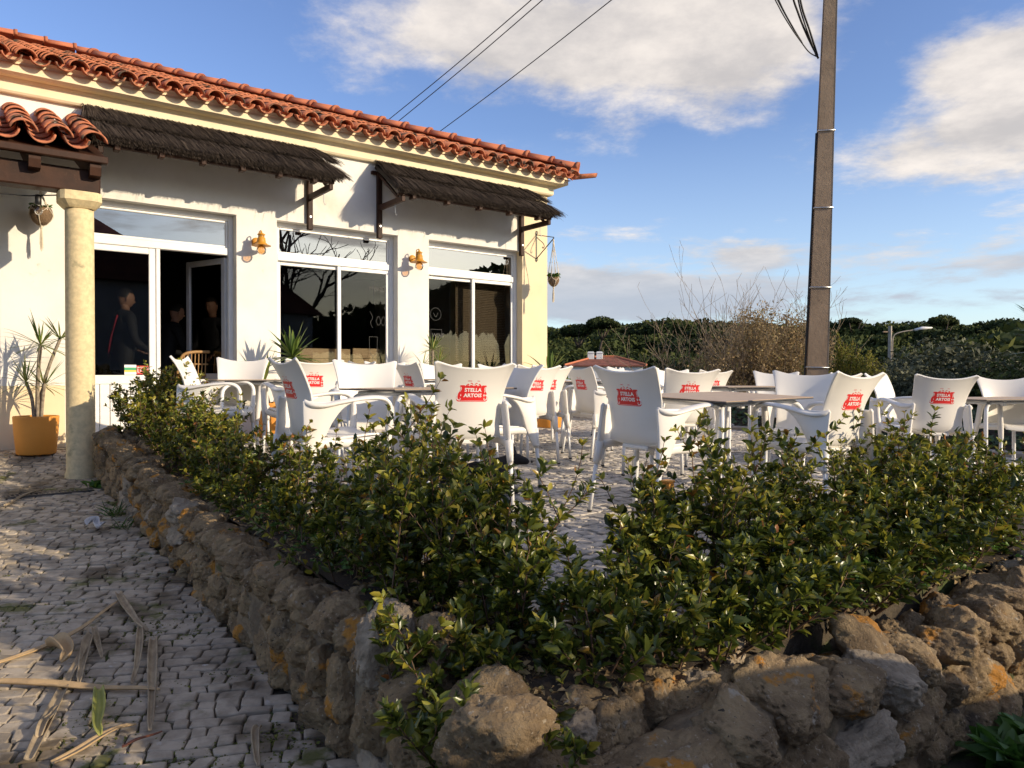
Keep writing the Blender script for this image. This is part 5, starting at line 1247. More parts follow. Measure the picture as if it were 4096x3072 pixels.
def bushes():
    for (px, r, ty, w, h, lab, m, sd, n) in ((835, 12.6, 332, 1.15, 1.9, 'yellow-green leafy bush at the foot of the utility pole', 'bush_leaf', 3, 20000), (862, 13.4, 352, .9, 1.3, 'small olive bush right of the pole bush', 'bush_leaf', 4, 10000)):
        X = (px-512)/738; y = r; x = X*y; zt = CZ+(376-ty)/738*y; rn = np.random.default_rng(sd)
        t = thing('green_bush', lab, 'bush', (x, y, zt-h)); P = []; O = []
        segs = []; rad = []
        for k in range(40):
            a = rn.random()*6.28; q = rn.random()**.5; tip = np.array((math.cos(a)*q*w*.55, math.sin(a)*q*w*.55, h*(1.02-.42*q*q)*rn.uniform(.75, 1.03))); b0 = np.array((tip[0]*.3, tip[1]*.3, 0)); segs.append((b0, tip)); rad.append(.007)
            for _ in range(n//40):
                f = rn.uniform(.12, 1); p = b0+(tip-b0)*f+rn.normal(size=3)*.11*(1.15-f); P.append(p); O.append((tip-b0)/np.linalg.norm(tip-b0)+rn.normal(size=3)*.8)
        V, F = tubes_np(segs, rad, 4); link('stems', npmesh('stems', V, F, 'twig'), t)
        S = rn.uniform(.03, .055, len(P)); V, F, T = leaf_cloud(np.array(P), np.array(O), S, S*.45, rn, np.clip(rn.normal(.45, .27, len(P)), 0, 1), .3); link('foliage', npmesh('foliage', V, F, m, T), t)['kind'] = 'stuff'
bushes()

# ------------------------------------------------------------------ distant house
def house():
    r = 78.; px0, px1 = 568, 642; x0 = (px0-512)/738*r; x1 = (px1-512)/738*r; W = x1-x0; D_ = 7.5; zr = CZ+(376-365.5)/738*r; zt = CZ+(376-356)/738*r; zb = -3.0
    t = thing('white_house', 'distant white house with red hipped roof and two white chimneys below the hill', 'house', (x0, r, zb), R(-8))
    b = MB(); b.box((0, 0, -1), (W, D_, zr-zb)); part('wall', b, 'house_white', t)
    o = .35; h = zr-zb; k = zt-zb; rf = MB(); rf.add([(-o, -o, h), (W+o, -o, h), (W+o, D_+o, h), (-o, D_+o, h), (D_*.38, D_/2, k), (W-D_*.38, D_/2, k), (-o, -o, h-.12), (W+o, -o, h-.12), (W+o, D_+o, h-.12), (-o, D_+o, h-.12)],
        [(0, 1, 5, 4), (1, 2, 5), (2, 3, 4, 5), (3, 0, 4), (6, 7, 1, 0), (7, 8, 2, 1), (8, 9, 3, 2), (9, 6, 0, 3), (9, 8, 7, 6)]); ro = part('roof', rf, 'house_roof', t)
    for cx, hh in ((W*.25, 1.0), (W*.37, 1.0)):
        b = MB(); b.bbox((cx, D_*.35, k-.9), (cx+.7, D_*.35+.6, k+.35), .03); b.bbox((cx-.06, D_*.35-.06, k+.35), (cx+.76, D_*.35+.66, k+.43), .02); b.bbox((cx+.05, D_*.35+.05, k+.43), (cx+.65, D_*.35+.55, k+.55), .02); part('chimney', b, 'house_white', ro)
    b = MB(); b.tube([(D_*.38, D_/2, k+.04), (W-D_*.38, D_/2, k+.04)], .12, 6); b.tube([(W-D_*.38, D_/2, k+.04), (W+o, -o, h+.05)], .12, 6); b.tube([(D_*.38, D_/2, k+.04), (-o, -o, h+.05)], .12, 6); part('ridge', b, 'terracotta_clean', ro)
    for wx in (W*.12, W*.19):
        f = MB(); frame_bars(f, wx, wx+.42, h-2.5, h-1.55, -.05, -.001, .06); fo = part('window', f, 'white_frame', t); g = MB(); g.box((wx+.05, -.02, h-2.45), (wx+.37, -.012, h-1.6)); part('pane', g, 'car_glass', fo)
        bb = MB(); bb.box((wx+.05, -.010, h-2.45), (wx+.37, -.002, h-1.6)); part('blind', bb, 'room_dark', fo)  # near-black sheet behind the pane, painted in for the dark inside of the house
    b = MB(); b.box((W*.16, -.7, h-1.05), (W*.26, -.001, h-.98)); part('canopy', b, 'concrete', t)
    b = MB(); b.box((-.02, -.012, h-1.42), (W+.02, -.001, h-1.36)); part('string_course', b, 'concrete', t)
house()

# ------------------------------------------------------------------ utility pole, cables, street lamp
def utility():
    y = 11.2; xb = (1754-1106)*.463/738*y; t = thing('utility_pole', 'tall tapering concrete utility pole with recessed side and steel bands', 'utility pole', (xb-.02, y, -1.7), R(-18)); t.rotation_euler = (0, R(1.75), R(-14))
    H = 10.5; w0, w1 = .345, .125; d0, d1 = .30, .13
    def sec(z):
        f = z/H; return w0+(w1-w0)*f, d0+(d1-d0)*f
    b = MB(); vs = []
    for z in (0, H):
        w, d = sec(z); w /= 2; d /= 2; r = .05
        # I-shaped section, recess on the right hand side
        vs += [(-w, -d, z), (w, -d, z), (w, -d*.62, z), (w-r, -d*.5, z), (w-r, d*.5, z), (w, d*.62, z), (w, d, z), (-w, d, z), (-w, d*.62, z), (-w+r, d*.5, z), (-w+r, -d*.5, z), (-w, -d*.62, z)]
    n = 12; b.add(vs, [(i, (i+1) % n, n+(i+1) % n, n+i) for i in range(n)]+[tuple(range(n-1, -1, -1)), tuple(range(n, 2*n))]); part('shaft', b, 'concrete', t)
    st = MB()
    for z0 in (0,):
        w, d = sec(0); w2, d2 = sec(H); st.add([(w/2-.002, -d/2-.003, 0), (w/2+.004, -d/2-.003, 0), (w/2+.004, -d*.31, 0), (w2/2-.002, -d2/2-.003, H), (w2/2+.004, -d2/2-.003, H), (w2/2+.004, -d2*.31, H)], [(0, 1, 4, 3), (1, 2, 5, 4)])
    part('lit_edge', st, 'concrete_light', t)
    for z in (2.66, 3.86, 5.05, 6.2):
        w, d = sec(z); q = MB(); w = w/2+.008; d = d/2+.008
        ring = [(-w, -d), (w, -d), (w, d), (-w, d)]
        for k in range(4):
            a, c = ring[k], ring[(k+1) % 4]; q.tube([(a[0], a[1], z), (c[0], c[1], z)], .011, 6)
        part('band', q, 'steel', t, True)
    cd = MB(); cd.tube([(-sec(z)[0]/2-.016, .02, z) for z in (.5, 2.0, 3.9, 6.2)], .014, 6); cd.tube([(-sec(z)[0]/2-.012-g, -.05, z) for z, g in ((.5, 0), (2.1, .012), (3.2, 0), (3.9, .0), (5.0, .014), (6.2, 0))], .008, 6); part('conduit', cd, 'cable', t, True)
    # cables leaving the pole to the upper left
    top = Vector((xb+.05, y-.1, 5.9-1.7+.2))
    def px3(px, py, d): return ((px-512)/738*d, d, CZ+(376-py)/738*d)
    for i, (pts) in enumerate(([(817, 60, 11.2), (806, 38, 11.1), (797, 16, 11), (790, -8, 10.9), (786, -60, 10.7)], [(816, 57, 11.2), (808, 32, 11.05), (800, 8, 10.9), (796, -20, 10.8), (795, -70, 10.6)], [(815, 58, 11.2), (803, 25, 11.0), (797, 4, 10.9), (791, -30, 10.7), (788, -70, 10.6)])):
        c = MB(); c.tube([tuple(q) for q in cat_rom([px3(*p) for p in pts], 24)], .016 if i < 2 else .012, 6); tag(part('cable', c, 'cable', None, True), ['thick black cable bowing from the pole to the upper left', 'thick black cable hugging the pole side most closely', 'thinner black cable between the two thick ones at the pole'][i], 'cable', 'cables at the pole')
    for i, pts in enumerate(([(817, 59, 11.2), (808, 54, 11.1), (800, 44, 11), (790, 30, 10.9), (778, 10, 10.8), (770, -10, 10.7), (762, -60, 10.6)], [(801, 45, 11), (792, 30, 10.92), (780, 8, 10.8), (773, -12, 10.72), (766, -60, 10.6)], [(800, 43, 11), (788, 24, 10.9), (776, 2, 10.8), (768, -16, 10.7), (758, -60, 10.6)])):
        c = MB(); c.tube([tuple(q) for q in cat_rom([px3(*p) for p in pts], 26)], .009, 5); tag(part('cable', c, 'cable', None, True), ['thin black cable running out farthest left from the pole', 'thin black cable, middle strand of the left bundle', 'thin black cable, uppermost strand of the left bundle'][i], 'cable', 'cables at the pole')
    for i, (a, b2) in enumerate((((380, 128), (538, -6)), ((388, 131), (556, -12)), ((426, 142), (622, -4)))):
        p0 = px3(a[0]-10, a[1]+8, 16.0); p1 = px3(b2[0]+60, b2[1]-50, 10.5); mid = tuple((p0[k]+p1[k])/2-(0.05 if k == 2 else 0) for k in range(3)); c = MB(); c.tube([tuple(q) for q in cat_rom([p0, mid, p1], 12)], .0085, 5)
        tag(part('overhead_wire', c, 'cable', None, True), ['overhead wire, leftmost of the close pair above the roof', 'overhead wire, right one of the close pair above the roof', 'single overhead wire right of the close pair'][i], 'wire', 'overhead wires')
    # street lamp
    y = 31.; x = (1922-1106)*.463/738*y; t = thing('street_lamp', 'slim grey street lamp on a concrete post before the dark trees', 'street lamp', (x, y, -3.4)); hz = CZ+(376-326)/738*y+3.4
    b = MB(); b.tube([(0, 0, 0), (0, 0, hz)], [(.16, .13), (.09, .08)], 4, up=(1, 1, 0)); part('post', b, 'concrete_light', t)
    b = MB(); b.tube([tuple(q) for q in cat_rom([(.08, -.05, hz-1.3), (.1, -.05, hz-.5), (.35, -.06, hz-.28), (1.05, -.08, hz-.16)], 12)], .025, 6); part('arm', b, 'concrete_light', t, True)
    b = MB(); b.tube([(1.0, -.08, hz-.17), (1.3, -.08, hz-.10), (1.7, -.08, hz-.08)], [(.05, .08), (.07, .13), (.03, .07)], 8); part('lamp_head', b, 'house_white', t, True)
    b = MB(); b.bbox((-.3, -.04, hz-.28), (.1, .04, hz-.22), .01); part('bracket', b, 'concrete', t)
    # palm fronds entering at the right picture edge
    t = thing('palm_fronds', 'dry-tipped palm fronds entering from the right picture edge', 'palm', px3(1075, 345, 10)); rn = np.random.default_rng(2)
    b = MB(); b.tube([(0, 0, -4), (.05, 0, -1.5), (0, 0, 0)], [.2, .18, .16], 9); part('trunk', b, 'bark', t, True)
    for k in range(26):
        a = 2.4*k; el = rn.uniform(-.3, 1.2); L = 1.0; p = np.array((0, 0, 0.)); d = np.array((math.cos(a)*math.cos(el), math.sin(a)*math.cos(el), math.sin(el))); V = []; F = []
        for j in range(18):
            q = p+d*L*.45; s = np.cross(d, (0, 0, 1.)); s /= np.linalg.norm(s)+1e-9; w = s*math.cos((j-8.5)*.17)*0+np.cross(d, s); an = (j-8.5)*.16; dd = d*math.cos(an)+s*math.sin(an); e = q+dd*.52+np.array((0, 0, -.03)); nn = np.cross(dd, (0, 0, 1.)); nn /= np.linalg.norm(nn)+1e-9; o = len(V)
            V += [q-nn*.004, q+nn*.004, (q+e)/2+nn*.011, (q+e)/2-nn*.011, e]; F += [(o, o+1, o+2, o+3), (o+3, o+2, o+4, o+4)]
        V += [p-np.array((0, 0, .01)), p+np.array((0, 0, .01)), p+d*L*.46]; 
        F = [f[:3] for f in F if f[2] == f[3] or True]; tri = []
        for j in range(18): o = j*5; tri += [(o, o+1, o+2), (o, o+2, o+3), (o+3, o+2, o+4)]
        o = 90; tri.append((o, o+1, o+2)); link('frond', npmesh('frond', np.array(V), np.array(tri), 'blade_leaf', [rn.uniform(0, .5)]*len(V)), t)
utility()
# ------------------------------------------------------------------ wall lamps, hanging baskets, bulb
def wall_lamp(u, z, label):
    t = thing('wall_lamp', label, 'lamp', FW(u, 0, z), RZ, 'mustard wall lamps')
    b = MB(); b.lathe([(.0, 0), (.055, 0), (.055, .008), (.042, .022), (.0, .024)], 20, cap=False); b.xf(Matrix.Rotation(R(90), 4, 'X')); part('backplate', b, 'mustard', t, True)
    b = MB(); b.tube([(0, -.02, 0), (0, -.09, 0), (0, -.105, .01), (0, -.108, .06), (0, -.112, .095), (0, -.13, .112), (0, -.18, .112), (0, -.185, .095)], .0065, 8); part('arm', b, 'mustard', t, True)
    s = MB(); s.lathe([(.010, .105), (.012, .085), (.040, .070), (.046, .064), (.044, .058), (.034, .056), (.034, .030), (.046, .022), (.048, -.005), (.050, -.010), (.052, -.032), (.075, -.052), (.110, -.066), (.112, -.070), (.090, -.066), (.030, -.052), (.028, -.03)], 28, (0, -.19, 0), cap=False); sh = part('shade', s, 'mustard', t, True)
    v = MB()
    for k in range(10): a = k*.628; v.bbox((.0335*math.cos(a)-.003, -.19+.0335*math.sin(a)-.003, .034), (.0335*math.cos(a)+.003, -.19+.0335*math.sin(a)+.003, .052), .001)
    part('vent_slots', v, 'black_metal', sh)
    g = MB(); g.lathe([(.014, -.045), (.018, -.062), (.040, -.080), (.055, -.105), (.058, -.125), (.052, -.150), (.034, -.172), (.012, -.181), (.001, -.182)], 24, (0, -.19, 0), cap=False); bu = part('bulb', g, 'bulb', t, True)
    f = MB(); f.tube([(.0, -.19, -.05), (.012, -.19, -.09), (.02, -.19, -.13), (0, -.19, -.15), (-.02, -.19, -.13), (-.012, -.19, -.09), (0, -.188, -.05)], .0018, 5); f.lathe([(.012, -.075), (.013, -.04)], 10, (0, -.19, 0)); part('filament', f, 'mustard', bu, True)
wall_lamp(1.664, 2.44, 'mustard wall lamp with globe bulb between the doorway and the middle window')
wall_lamp(3.797, 2.44, 'mustard wall lamp with globe bulb between the middle and right windows')
def hanging(x, y, z, label, drop, r, seed, plant):
    """z: height of the pot centre; drop: length of cords above it"""
    rn = np.random.default_rng(seed); t = thing('hanging_planter', label, 'hanging planter', (x, y, z), RZ, 'macramé hanging planters')
    b = MB(); b.lathe([(.004, -r*1.05), (r*.45, -r*.98), (r*.8, -r*.6), (r, -.0), (r*.97, r*.5), (r*.85, r*.75), (r*.78, r*.72)], 20, cap=False); part('coir_pot', b, 'coir', t, True)
    b = MB(); b.lathe([(0, r*.62), (r*.84, r*.66)], 14, cap=False); part('soil', b, 'soil', t)
    for k in range(4):
        a = k*math.pi/2+.5; c = MB()
        for s in (-1, 1):
            p = [(0, 0, drop), (math.cos(a)*.012*s, math.sin(a)*.012, drop*.86), (math.cos(a)*r*.65, math.sin(a)*r*.65, drop*.45), (math.cos(a)*r*1.02, math.sin(a)*r*1.02, r*.7), (math.cos(a+s*.75)*r*1.05, math.sin(a+s*.75)*r*1.05, -r*.1), (math.cos(a+s*.75)*r*.6, math.sin(a+s*.75)*r*.6, -r*.82), (0, 0, -r*1.22)]
            c.tube([tuple(q) for q in cat_rom(p, 26)], .0038, 5)
        for f in (.45, .2): kx = r*(.65 if f == .45 else .9); c.lathe([(.002, -.012), (.009, -.004), (.009, .004), (.002, .012)], 7, (math.cos(a)*kx, math.sin(a)*kx, drop*f+.02*0))
        part('cord', c, 'rope', t, True)
    c = MB(); c.lathe([(.006, -.02), (.013, -.01), (.013, .02), (.006, .03)], 9, (0, 0, -r*1.25)); c.lathe([(.005, -.02), (.012, 0), (.005, .03)], 9, (0, 0, drop*.9)); c.lathe([(.003, 0), (.011, .02), (.011, .05), (.003, .07)], 8, (0, 0, drop*.93))
    part('knot', c, 'rope', t, True)
    tl = MB()
    for k in range(16):
        a = rn.random()*6.28; q = rn.uniform(.004, .018); tl.tube([(math.cos(a)*.004, math.sin(a)*.004, -r*1.27), (math.cos(a)*q*.8, math.sin(a)*q*.8, -r*1.27-.08), (math.cos(a)*q, math.sin(a)*q, -r*1.27-rn.uniform(.16, .24))], .0028, 4)
    part('tassel', tl, 'rope', t)
    P = []; D = []
    for k in range(plant):
        a = rn.random()*6.28; q = rn.random()**.5*r*.8; P.append((math.cos(a)*q, math.sin(a)*q, r*.68+rn.random()*.03)); D.append((math.cos(a)*.8, math.sin(a)*.8, rn.uniform(-.5, .9)))
    S = rn.uniform(.025, .06, len(P)); V, F, T = leaf_cloud(np.array(P), np.array(D), S, S*.4, rn, rn.random(len(P)), .5); link('foliage', npmesh('foliage', V, F, 'clover_leaf', T), t)['kind'] = 'stuff'
x, y, _ = FW(-.535, .17); hanging(x, y, 2.45, 'macramé planter with coir pot hanging on the white wall left of the column', .24, .10, 1, 60)
x, y, _ = FW(5.98, .42); hanging(x, y, 2.27, 'macramé planter hanging from the iron bracket at the building corner', .60, .085, 2, 220)
def bracket():
    t = thing('plant_bracket', 'black scrolled iron bracket holding the hanging planter at the corner', 'bracket', FW(5.98, 0, 2.62), RZ)
    b = MB(); b.bbox((-.012, -.012, -.02), (.012, -.001, .46), .003); part('back_bar', b, 'black_metal', t)
    b = MB(); b.tube([(0, -.01, .40), (0, -.43, .30)], .007, 6); part('top_bar', b, 'black_metal', t)
    b = MB(); b.tube([(0, -.01, .03), (0, -.43, .29)], .008, 6); part('strut', b, 'black_metal', t)
    b = MB(); b.tube([tuple(q) for q in cat_rom([(0, -.02, .36), (0, -.10, .30), (0, -.17, .25), (0, -.20, .20), (0, -.17, .17), (0, -.15, .20)], 16)], .006, 6); part('scroll', b, 'black_metal', t, True)
    for z in (.02, .43):
        b = MB(); b.tube([(0, -.02+.022*math.cos(a*.6), z+.022*math.sin(a*.6)) for a in range(10)], .005, 5); part('curl', b, 'black_metal', t, True)
bracket()
def string_light():
    t = thing('festoon_light', 'black festoon cable with a clear bulb hanging under the porch beam', 'string light', FW(-.63, 1.12, 2.42), RZ)
    c = MB(); c.tube([tuple(q) for q in cat_rom([(-2.2, 0, .02), (-1.0, 0, -.0), (-.2, 0, .005), (.02, 0, .03), (.22, -.02, .06), (.34, -.02, .07)], 24)], .006, 6); part('cable', c, 'cable', t, True)
    c = MB(); c.lathe([(.012, .035), (.026, .03), (.026, -.05), (.022, -.055)], 14); part('socket', c, 'black_metal', t, True)
    c = MB(); c.lathe([(.016, -.055), (.022, -.075), (.033, -.10), (.032, -.12), (.018, -.143), (.001, -.147)], 16, cap=False); part('bulb', c, 'clear', t, True)
string_light()

# ------------------------------------------------------------------ inside the café
def skin_body(name, joints, edges, parent, m, sub=2):
    me = bpy.data.meshes.new(name); me.from_pydata([j[0] for j in joints], edges, []); o = link(name, me, parent)
    sk = o.modifiers.new('skin', 'SKIN'); sv = me.skin_vertices[0].data
    for i, j in enumerate(joints): sv[i].radius = j[1] if isinstance(j[1], tuple) else (j[1], j[1])
    sv[0].use_root = True; o.modifiers.new('sub', 'SUBSURF').levels = sub; o.modifiers['sub'].render_levels = sub; bake(o); o.data.materials.clear(); o.data.materials.append(M[m]); o.data.shade_smooth(); return o
def hand(t, p, d, sg, m='skin'):
    """small hand at wrist p pointing along d"""
    d = Vector(d).normalized(); s = d.cross(Vector((0, 0, 1))).normalized()*sg; n = s.cross(d); b = MB(); P = Vector(p)
    b.tube([P, P+d*.045, P+d*.085], [(.022, .016), (.032, .015), (.034, .013)], 8, up=s)
    for k, (o, L) in enumerate(((-.026, .062), (-.009, .075), (.009, .070), (.025, .055))):
        q = P+d*.08+s*o; b.tube([q, q+d*L*.5-n*.008, q+d*L*.8-n*.028], [.0085, .008, .006], 6)
    q = P+d*.025-s*.03; b.tube([q, q+d*.03-s*.018, q+d*.055-s*.014-n*.015], [.010, .009, .007], 6)
    part('hand', b, m, t, True)
def person(loc, rz, label, jacket, H, armL, armR, lean, hairm='hair', bag=False, turn=0):
    t = thing('person', label, 'person', loc, rz); k = H/1.8
    def J(x, y, z, r): return ((x*k, (y+lean*max(0, z-.95))*k, z*k), tuple(q*k for q in r) if isinstance(r, tuple) else r*k)
    js = [J(0, 0, .98, (.16, .115)), J(0, .01, 1.15, (.150, .11)), J(0, .01, 1.33, (.18, .115)), J(0, 0, 1.45, (.13, .095)), J(0, .01, 1.52, (.06, .06))]
    ed = [(0, 1), (1, 2), (2, 3), (3, 4)]
    for sg, arm in ((-1, armL), (1, armR)):
        i = len(js); js += [J(sg*.19, 0, 1.42, .068)]; el, wr = arm
        js += [J(*el, .050), J(*wr, .036)]; ed += [(3, i), (i, i+1), (i+1, i+2)]
        i = len(js); js += [J(sg*.10, 0, .90, .098), J(sg*.11, .02, .50, .066), J(sg*.115, -.01, .10, .048), J(sg*.12, .13, .04, .040)]; ed += [(0, i), (i, i+1), (i+1, i+2), (i+2, i+3)]
    body = skin_body('body', js, ed, t, jacket)
    hc = (0, (.015+lean*.68)*k, 1.66*k)
    hd = MB()
    def headf(i, j):
        th = math.pi*i; ph = 2*math.pi*j; x = math.sin(th)*math.sin(ph); y = math.sin(th)*math.cos(ph); z = math.cos(th)
        r = 1; jaw = max(0, -z); X = x*.075*(1-.25*jaw); Y = y*.098*(1-.12*jaw)+.012*jaw; Z = z*.118
        if y > 0: Y += .020*math.exp(-((x/.16)**2+((z+.10)/.16)**2)*4)*1.2+.006*math.exp(-((x/.5)**2+((z+.52)/.1)**2)*3)-.010*math.exp(-(((abs(x)-.38)/.16)**2+((z-.08)/.12)**2)*3)
        return (X*k, Y*k, Z*k)
    hd.grid(headf, 22, 29); hm = Matrix.Translation(hc) @ Matrix.Rotation(turn, 4, 'Z') @ Matrix.Rotation(R(14), 4, 'X').inverted()
    hd.xf(hm); he = part('head', hd, 'skin', t, True)
    hr = MB(); hr.grid(lambda i, j: (lambda q: (q[0]*1.09, q[1]*1.09-.006*k, q[2]*1.09+.004*k))(headf(i*.5 if .22 < j < .78 else i*.30, j)), 12, 33); hr.xf(hm); part('hair', hr, hairm, he, True)
    er = MB()
    for sg in (-1, 1): er.lathe([(.004, -.028), (.012, -.015), (.013, .012), (.006, .026)], 8, (sg*.078*k, -.004*k, -.005*k))
    er.xf(hm); part('ear', er, 'skin', he, True)
    ey = MB()
    for sg in (-1, 1): ey.lathe([(.001, -.006), (.0055, 0), (.001, .006)], 8, (sg*.029*k, .088*k, .010*k))
    ey.xf(hm); part('eye', ey, 'black_metal', he, True)
    nk = MB(); nk.tube([js[4][0], (hc[0], hc[1]-.01, hc[2]-.06*k)], [.055*k, .052*k], 12); part('neck', nk, 'skin', t, True)
    for (el, wr), sg in ((armL, -1), (armR, 1)):
        a = J(*el, 1)[0]; b = J(*wr, 1)[0]; hand(t, b, Vector(b)-Vector(a), sg)
    if bag:
        s = MB(); s.tube([tuple(q) for q in cat_rom([(.12*k, -.10*k, 1.45*k), (.05*k, -.13*k, 1.25*k), (-.06*k, -.12*k, 1.05*k), (-.12*k, -.10*k, .95*k)], 14)], [(.004, .010)]*14, 6); part('strap', s, 'red_cloth', t, True)
    return t
person(FW(.36, -.95, .10), RZ+R(-75), 'person standing behind the door glass in a dark jacket, seen from behind, head turned right', 'jacket', 1.80, ((-.26, .05, 1.15), (-.22, .28, 1.05)), ((.26, .02, 1.16), (.23, .22, 1.02)), .05, bag=True, turn=R(-12))
person(FW(.93, -1.55, .10), RZ+R(-80), 'person in dark clothes leaning over the café table in the doorway, hands together', 'shirt_dark', 1.70, ((-.24, .16, 1.12), (-.06, .38, 1.08)), ((.24, .16, 1.12), (.04, .40, 1.09)), .28, turn=0)
def inside():
    t = thing('dining_table', 'dark café table with glasses just inside the open door', 'table', FW(1.35, -1.5, .10), RZ)
    b = MB(); b.bbox((-.42, -.36, .72), (.42, .36, .75), .006); part('tabletop', b, 'plank', t)
    for sx in (-1, 1):
        for sy in (-1, 1): b = MB(); b.bbox((sx*.36-.025, sy*.30-.025, 0), (sx*.36+.025, sy*.30+.025, .72), .004); part('leg', b, 'dark_wood', t)
    for i, (dx, dy, h) in enumerate(((-.05, -.2, .13), (.02, -.24, .12), (.1, -.12, .10))):
        b = MB(); b.lathe([(.028, 0), (.034, h), (.031, h), (.026, .006)], 16, cap=False); o = part('drinking_glass', b, 'clear', None, True, loc=Vector(FW(1.35+dx, -1.5-dy-.0, .853)))
        tag(o, ['tall glass on the inside table, leftmost of three', 'middle glass on the inside table', 'short glass on the inside table beside the laptop'][i], 'glass', 'glasses on the inside table')
    t = thing('laptop', 'silver laptop standing open on the inside table, seen from behind', 'laptop', FW(1.50, -1.42, .853), RZ+R(70)); b = MB(); b.bbox((-.15, -.10, 0), (.15, .10, .016), .004); part('base', b, 'steel', t)
    b = MB(); b.bbox((-.15, .095, .012), (.15, .103, .215), .003); sc_ = part('screen', b, 'paper', t, rot=(R(-14), 0, 0)); b = MB(); b.lathe([(.012, 0), (.012, .001)], 10); b.xf(Matrix.Translation((0, .1045, .12)) @ Matrix.Rotation(R(90), 4, 'X')); part('mark', b, 'steel', sc_)
    n = MB(); n.grid(lambda a, b_: (a*.18-.09, b_*.12-.06, .02+.05*math.sin(a*3.1)*b_+.01*math.sin(b_*9)), 8, 8); tag(part('napkin', n, 'red_cloth', None, True, loc=FW(1.08, -1.25, .853)), 'crumpled red napkin on the inside table', 'napkin')
    # rattan chair
    t = thing('rattan_chair', 'curved rattan chair with cane back just inside the doorway', 'chair', FW(1.16, -.85, .10), RZ+R(8)); t.scale = (1.1, 1.1, 1.15)
    b = MB(); arc = [tuple(q) for q in cat_rom([(-.26, -.22, .42), (-.29, -.27, .62), (-.27, -.30, .80), (-.20, -.32, .875), (0, -.33, .89), (.20, -.32, .875), (.27, -.30, .80), (.29, -.27, .62), (.26, -.22, .42)], 36)]; b.tube(arc, .017, 8); part('back_frame', b, 'rattan', t, True)
    for z in (.52, .64, .76):
        b = MB(); b.tube([(-.27, -.27-.04*(z-.5), z), (0, -.31, z), (.27, -.27-.04*(z-.5), z)], .010, 6); part('rail', b, 'rattan', t, True)
    for k in range(13):
        x = -.235+k*.039; b = MB(); b.tube([(x, -.27, .44), (x, -.30, .64), (x, -.325, .87)], .006, 5); part('cane', b, 'rattan', t, True)
    b = MB(); b.lathe([(.25, .40), (.27, .42), (.25, .44)], 24, sq=4); part('seat', b, 'rattan', t)
    for sx in (-1, 1):
        for sy in (-1, 1): b = MB(); b.tube([(sx*.2, sy*.2, .41), (sx*.24, sy*.23, 0)], .016, 7); part('leg', b, 'rattan', t, True)
    # timber counter front behind the middle window, bamboo blind behind the right one
    t = thing('timber_counter', 'counter clad in pale rough boards behind the middle window', 'counter', FW(2.30, -.27, .10), RZ)
    for k in range(5):
        b = MB(); b.bbox((0, 0, .42+k*.135), (.70, .03, .42+k*.135+.13), .004); part('board', b, 'plank', t)
    b = MB(); b.bbox((.01, .03, 0), (.69, .4, 1.0), .01); part('body', b, 'dark_wood', t)
    t = thing('timber_box', 'short pale board panel at the right half of the middle window', 'panel', FW(3.04, -.27, .10), RZ)
    for k in range(4):
        b = MB(); b.bbox((0, 0, .55+k*.14), (.40, .03, .55+k*.14+.135), .004); part('board', b, 'plank', t)
    b = MB(); b.bbox((.02, .03, 0), (.38, .2, .93), .01); part('body', b, 'dark_wood', t)
    t = thing('bamboo_blind', 'brown bamboo blind hanging behind the right window', 'blind', FW(4.72, -.35, .0), RZ); k = 0; z = 1.05
    while z < 2.64:
        b = MB(); b.bbox((0, 0, z), (.92, .012, z+.023), .003); part('slat', b, 'bamboo', t); z += .026
    t = thing('window_bench', 'wooden bench inside under the right window', 'bench', FW(4.35, -.7, .1), RZ); b = MB(); b.bbox((0, 0, .70), (1.2, .35, .74), .005); part('top', b, 'plank', t)
    for x in (.05, 1.1): b = MB(); b.bbox((x, .04, 0), (x+.06, .3, .70), .005); part('leg', b, 'plank', t)
    # cords of the blind at the door glass, picture ring on the inner wall
    b = MB(); b.tube([(0, 0, 0), (.01, 0, -1.0), (-.04, 0, -1.75)], .003, 4); tag(part('blind_cord', b, 'rope', None, loc=FW(-.03, -.2, 2.7), rot=(0, 0, RZ)), 'thin white blind cord hanging behind the door glass by the column', 'cord')
    # chalk drawings on the side panes of the glass
    Y = .13+.022
    def doodle(parent_loc, strokes, texts, label):
        t = thing('window_lettering', label, 'window drawing', parent_loc, RZ)
        for s in strokes:
            b = MB(); b.tube([(p[0], 0, p[1]) for p in (cat_rom(s, 18) if len(s) > 2 else s)], .0022, 4, up=(0, 1, 0)); part('stroke', b, 'glass_print', t)
        for s, x, z, h in texts:
            v, f, w, hh = text_mesh(s, 0); b = MB(); b.add([(x+q[0]*h/hh, 0, z+q[1]*h/hh) for q in v], f); part('lettering', b, 'glass_print', t)
    circ = lambda x, z, r: [(x+r*math.cos(a*.524), z+r*math.sin(a*.524)) for a in range(13)]
    doodle(FW(3.22, -.150, 0), [[(.0, 1.36), (.12, 1.36)], [(.0, 1.36), (.01, 1.16), (.05, 1.10)], [(.12, 1.36), (.11, 1.16), (.06, 1.10)], [(.055, 1.10), (.055, .99)], circ(.055, .96, .03), [(.10, 1.58), (.14, 1.64), (.17, 1.56), (.13, 1.52), (.10, 1.58)], [(.17, 1.56), (.21, 1.64), (.24, 1.58), (.21, 1.52), (.17, 1.56)], [(.01, 1.70), (.05, 1.62), (.02, 1.55), (.05, 1.48)]], [('MENU', .0, 1.98, .06), ('BEACH', .13, .92, .07)], 'white line drawings with glass, MENU and BEACH on the middle window')
